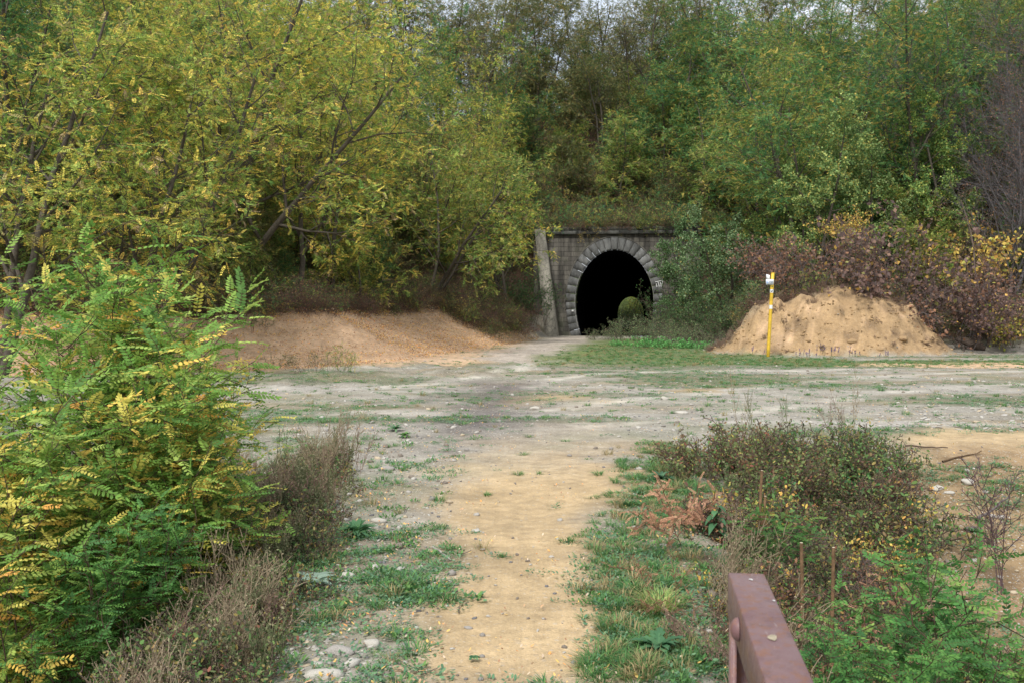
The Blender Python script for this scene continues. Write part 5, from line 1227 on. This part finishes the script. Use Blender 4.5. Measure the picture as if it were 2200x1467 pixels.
# cut stems
for i, (px, D, y0, y1, dx, lb) in enumerate([(1640, 7.0, 1010, 1160, -12, 'tall cut woody stem standing in the scrub right of the broad-leaved plant'), (1648, 7.0, 1065, 1150, -14, 'shorter cut stem leaning beside the tall one'), (1727, 5.4, 1165, 1290, 8, 'cut stem with a side stub just beyond the handrail'), (1797, 5.5, 1175, 1265, -4, 'straight cut stem right of the one beyond the handrail')]):
    z1 = Zt(y0, D); z0 = min(Zt(y1, D), hz(X(px + dx, D), D)) - .1; P = np.array([(X(px + dx, D), D, z0), (X(px + dx * .5 + 2, D), D + .01, (z0 + z1) / 2), (X(px, D), D, z1)])
    r = empty('cut_stem', tuple(P[0])); tag(r, lb, 'stem'); mb = MB(); tube(mb, P - P[0], [.013, .011, .0095], (.20, .12, .065), 9, False); mb.build('stalk', M_BARK, r, smooth=True)
    mb = MB(); a = np.linspace(0, 2 * math.pi, 9)[:-1]; mb.add(np.stack([np.cos(a) * .0094, np.sin(a) * .0094, np.full(8, .0005)], 1) + (P[2] - P[0]), [np.arange(8)[None]], (.62, .52, .36)); mb.build('cut_face', M_STEM, r)
    if i in (2, 0): mb = MB(); q = P[1] - P[0]; tube(mb, [q, q + (.02 * (-1) ** i, 0, .05), q + (.028 * (-1) ** i, 0, .10)], [.007, .006, .005], (.20, .12, .065), 7); mb.build('side_stub', M_BARK, r, smooth=True)
# withered rust-brown locust shoots
P_RUST = pal((4, (158, 108, 78)), (3, (178, 130, 98)), (2, (130, 86, 64)))
DF = [sapling(520 + i, .75, P_RUST, 40, .085, .005, 9, .6, (.2, .12, .07)) for i in range(2)]
for px, D, s, tl, lb in [(1810, 5.8, .95, (.3, .4), 'withered rust-brown shoot hanging behind the bright green sapling'), (1790, 5.0, .75, (.9, .5), 'rust-brown withered fronds lying right of the handrail'), (1465, 6.9, .8, (.2, -.9), 'withered brown shoot bowed over the edge of the green verge'), (1870, 4.4, .6, (.4, .7), 'withered brown frond curled beside the lower handrail'), (1500, 5.2, .55, (.7, -.6), 'dead brown sprig left of the handrail post')]:
    o = put(DF[px % 2], 'withered_shoot', lb, 'plant', on(px, D, .05), px, s, (1, 1, 1), None, tl, 'withered_leaves', 'stems')
# bushes in the right-hand scrub
NB = [shrub('nb%d' % i, 740 + i, h, w_, n_, p, ls, per, 6, wc, .02, (6, 5), stemr=.006) for i, (h, w_, n_, p, ls, per, wc) in enumerate([(.85, .8, 26, P_RED, .035, 26, (.12, .08, .06)), (.7, .9, 24, P_SCR, .042, 24, (.12, .1, .07)), (.45, .8, 22, pal((4, (188, 184, 70)), (3, (150, 164, 66)), (2, (214, 182, 60)), (3, (104, 130, 62))), .05, 22, (.1, .08, .05)), (.7, .8, 28, P_BRN, .028, 18, (.13, .1, .09))])]
for px, D, k, s, lb in [(1560, 9.6, 0, .95, 'reddish-brown leafy bush at the left end of the right-hand scrub'), (1650, 9.9, 0, 1.0, 'taller rust-tinged bush in the back row of the right-hand scrub'), (1830, 11.2, 1, .95, 'green bush with weedy spikes at the back of the scrub, near the gravel'), (1745, 10.6, 1, .8, 'dull green bush between the rusty bush and the back green one'),
                        (1790, 8.6, 2, .75, 'yellow-green leafy vine patch in the middle of the right-hand scrub'), (1900, 9.2, 2, .8, 'yellow-leaved bush at the right end of the scrub, beside the bare sand'), (1860, 7.6, 3, .9, 'grey-brown twiggy bush right of the tall cut stem'), (1720, 7.6, 3, .8, 'brown twiggy bush right behind the tall cut stem'), (1950, 6.8, 1, .8, 'dark green low bush beneath the bare soil on the right'), (2120, 4.5, 2, .7, 'small-leaved bush with a few yellow leaves in the bottom right corner'), (2010, 5.6, 1, .75, 'dense small-leaved green bush on the right between two saplings')]:
    thing2(NB[k], 'scrub_bush', lb, 'bush', on(px, D, -.03), px, s)

# --- single stones, sticks, log, flowers
STC = dict(w=s2l((184, 178, 166)), g=s2l((160, 154, 146)), b=s2l((176, 152, 124)), d=s2l((112, 104, 98)))
for i, (px, py, w_, c, f, lb) in enumerate([(725, 1402, .155, 'g', .35, 'long flat pale slab at the lower left of the path edge'), (800, 1385, .09, 'w', .5, 'white angular stone right of the long flat slab'), (690, 1455, .12, 'w', .4, 'whitish stone at the bottom edge left of the path'), (830, 1010, .13, 'g', .5, 'greyish-tan stone half sunk among the left weeds'), (815, 1120, .09, 'w', .5, 'pair-like white stone beside the dark green rosette'),
        (745, 1240, .10, 'w', .5, 'pale stone on the bare soil strip at the left weeds'), (2015, 1052, .11, 'w', .6, 'white stone at the top of the bare slope, left one'), (2078, 1038, .12, 'w', .7, 'white blocky stone on the bare slope, right one'), (2040, 1060, .09, 'w', .4, 'flat white stone between the two on the bare slope'), (1915, 1012, .12, 'w', .6, 'white stone at the corner of scrub and bare sand'),
        (1428, 858, .14, 'w', .7, 'lone white stone on the gravel right of the path head'), (1150, 880, .12, 'w', .7, 'small white stone on the dark gravel'), (1475, 1445, .07, 'b', .5, 'reddish stone below the handrail at the bottom edge'), (2090, 1140, .16, 'd', .3, 'dark slate-like stone in the scrub at right'), (856, 1440, .06, 'b', .6, 'tan stone at the left edge of the lower sand path'),
        (1462, 888, .18, 'w', .35, 'flat whitish stone on the gravel left of the scrub'), (1930, 908, .2, 'g', .3, 'flat grey slab on the gravel above the bare sand'), (2010, 912, .18, 'w', .3, 'pale slab on the gravel at right'), (1005, 1350, .05, 'g', .4, 'small grey stone on the left side of the sand path'), (1185, 1198, .035, 'w', .6, 'tiny white pebble on the sand path')]):
    p = G(px, py); mb = rock_mesh(800 + i, STC[c], f, 2); o = mb.build('stone', M_STONE); o.location = (p[0], p[1], p[2] + w_ * f * .15); o.scale = (w_ * 1.5, w_ * 1.0, w_ * 1.1); o.rotation_euler = (0, 0, (i * 37 % 7 - 3) * .15); tag(o, lb, 'stone')
rng = np.random.default_rng(55)
def stick(label, px0, py0, px1, py1, r, col=(.16, .125, .10), name='stick', lift=.012):
    a, b = G(px0, py0), G(px1, py1); m = (a + b) / 2 + (rng.normal(0, .02), rng.normal(0, .02), 0); P = np.array([a, m, b]); P[:, 2] += lift; r0 = P[0].copy()
    mb = MB(); tube(mb, np.array([lerpP(P - r0, t)[0] for t in np.linspace(0, .999, 8)]) + rng.normal(0, r * .5, (8, 3)), np.linspace(r, r * .5, 8), col, 7); o = mb.build(name, M_BARK, smooth=True); o.location = r0; tag(o, label, 'stick')
stick('pale broken stick lying on the gravel left of the sand path', 930, 1178, 968, 1205, .009, (.34, .31, .27))
stick('thin dark twig on the sand path left of centre', 985, 1195, 1012, 1185, .003)
stick('thin twig at the bottom left of the sand path', 905, 1455, 945, 1437, .003)
stick('curved twig on the left of the lower sand path', 985, 1320, 1008, 1298, .003)
stick('dark root-like stick on the bare sand at right', 1945, 962, 2035, 968, .012, (.10, .07, .05), lift=.03)
stick('curved root on the bare sand, lower of the two', 2025, 995, 2110, 975, .012, (.14, .09, .05), lift=.03)
stick('dead grey branch leaning on the bare soil at the right', 2095, 1145, 2170, 1090, .016, (.14, .12, .11), lift=.12)
# dug-up root stump right of the mound
p = G(2085, 752); r = empty('root_stump', tuple(p)); tag(r, 'dark uprooted stump lying on the grass right of the dirt mound', 'stump')
rng = np.random.default_rng(66); mb = MB(); tube(mb, [(-.5, .1, .42), (-.2, 0, .32), (.15, 0, .18), (.5, -.1, .05)], [.10, .15, .16, .09], (.12, .09, .07), 10, True); mb.build('stump', M_BARK, r, smooth=True)
mb = MB()
for i in range(16):
    s0 = np.array((rng.uniform(-.6, .5), rng.normal(0, .05), .25)); P = branch(rng, s0, (rng.normal(-.4, .8), rng.normal(0, .6), rng.normal(.2, .5)), rng.uniform(.3, .8), 5, .3, -.1); tube(mb, P, np.linspace(.03, .008, 6), (.11, .085, .07), 5)
mb.build('roots', M_BARK, r, smooth=True)
# violet flower spikes at the foot of the mound
def spikes(seed, n, h):
    rng = np.random.default_rng(seed); st = MB(); fl = MB()
    for i in range(n):
        b_ = np.array((rng.normal(0, .16), rng.normal(0, .1), -.02)); P = branch(rng, b_, (rng.normal(0, .15), rng.normal(0, .1), 1), h * rng.uniform(.6, 1.1), 4, .05, 0); tube(st, P, .004, (.09, .12, .05), 3)
        m = 16; t = rng.uniform(.5, 1, m); q = np.array([lerpP(P, min(a_, .99))[0] for a_ in t]); place(fl, single(0, 1, .7, 4), q, rng.normal(0, 1, q.shape), np.full(m, .03), np.array([(.16, .10, .30)] * m), rng, .2, 1)
    return [('stems', st, M_STEM), ('flowers', fl, M_LEAF)]
for i, (px, py, n_, h) in enumerate([(1765, 764, 9, .42), (1795, 765, 7, .36), (1835, 766, 6, .34), (1722, 767, 5, .3), (1628, 765, 3, .4), (1905, 770, 4, .3), (1740, 768, 5, .3)]):
    plant_thing('violet_flowers', ('tallest', 'second', 'short scattered', 'sparse left-hand', 'lone small', 'rightmost sparse', 'low middle')[i] + ' clump of violet flower spikes at the foot of the dirt mound', 'flowers', px, py, spikes(900 + i, n_, h))
# clods and roots on the mound
for i, (px, py, w_) in enumerate([(1830, 735, .28), (1765, 745, .22), (1940, 728, .30), (1890, 752, .2), (1990, 742, .24), (1700, 755, .2), (1735, 738, .16)]):
    p = G(px, py); mb = rock_mesh(840 + i, CS['mound'] * .9, .7, 2); o = mb.build('earth_clod', M_STONE); o.location = tuple(p); o.scale = (w_ * 1.4, w_, w_); o.rotation_euler = (0, 0, i); tag(o, 'crumbling sand-coloured lump of earth, ' + ('below the middle of the mound', 'low on the left of the mound', 'on the right flank of the mound', 'at the foot of the mound near its middle', 'far right at the mound foot', 'nearest the yellow post on the mound', 'midway up the left mound flank')[i], 'clod')

# twigs and dry stalks strewn over the mound and hanging from its rim
rg = np.random.default_rng(77)
x = rg.uniform(6.5, 16.5, 2600); y = rg.uniform(34.2, 38.6, 2600); q = MQ(x, y); k = (q > .02) & (rg.random(2600) < (.04 + .9 * sst(.25, .9, q) * sst(.0, .35, fbm(x * .8, y * .8, 78, 3)) + .8 * sst(36.4, 37.4, y))); x, y = x[k], y[k]
scatter('mound_debris', c_dry, np.stack([x, y, H(x, y) - .02], 1), rotz(rg, len(x), .9), sc3(rg, len(x), .3, 1.0), rg.choice([1, 2, 2, 4, 4], len(x)))
x = rg.uniform(6.0, 17, 1500); y = rg.uniform(33.9, 38, 1500); q = MQ(x, y); k = (q > -.03) & (q < .5); x, y = x[k], y[k]
scatter('earth_crumbs', protos('crumb_kinds', [rock_mesh(870 + i, CS['mound'] * f, .7, 1).mesh('crumb', M_STONE) for i, f in enumerate((.8, .95, 1.1))]), np.stack([x, y, H(x, y)], 1), rotz(rg, len(x), .4), sc3(rg, len(x), .03, .14), rg.integers(0, 3, len(x)))
# slate-like slabs on the gravel at the right
for nm, x0, x1, y0, y1, n_ in (('slate_rubble', 1860, 2300, 870, 925, 260), ('path_edge_rubble', 560, 800, 1180, 1467, 240)):
    pts = np.array([G(rg.uniform(x0, x1), rg.uniform(y0, y1)) for _ in range(n_)])
    if nm == 'path_edge_rubble': pts = pts[(eL(pts[:, 0], pts[:, 1]) > -.35) & (eL(pts[:, 0], pts[:, 1]) < .12)]
    sc_ = sc3(rg, len(pts), .03, .16 if y0 < 1000 else .07); sc_[:, 2] *= .45; scatter(nm, c_rock, pts, rotz(rg, len(pts), .2), sc_, rg.choice([0, 0, 1, 2, 4], len(pts)))
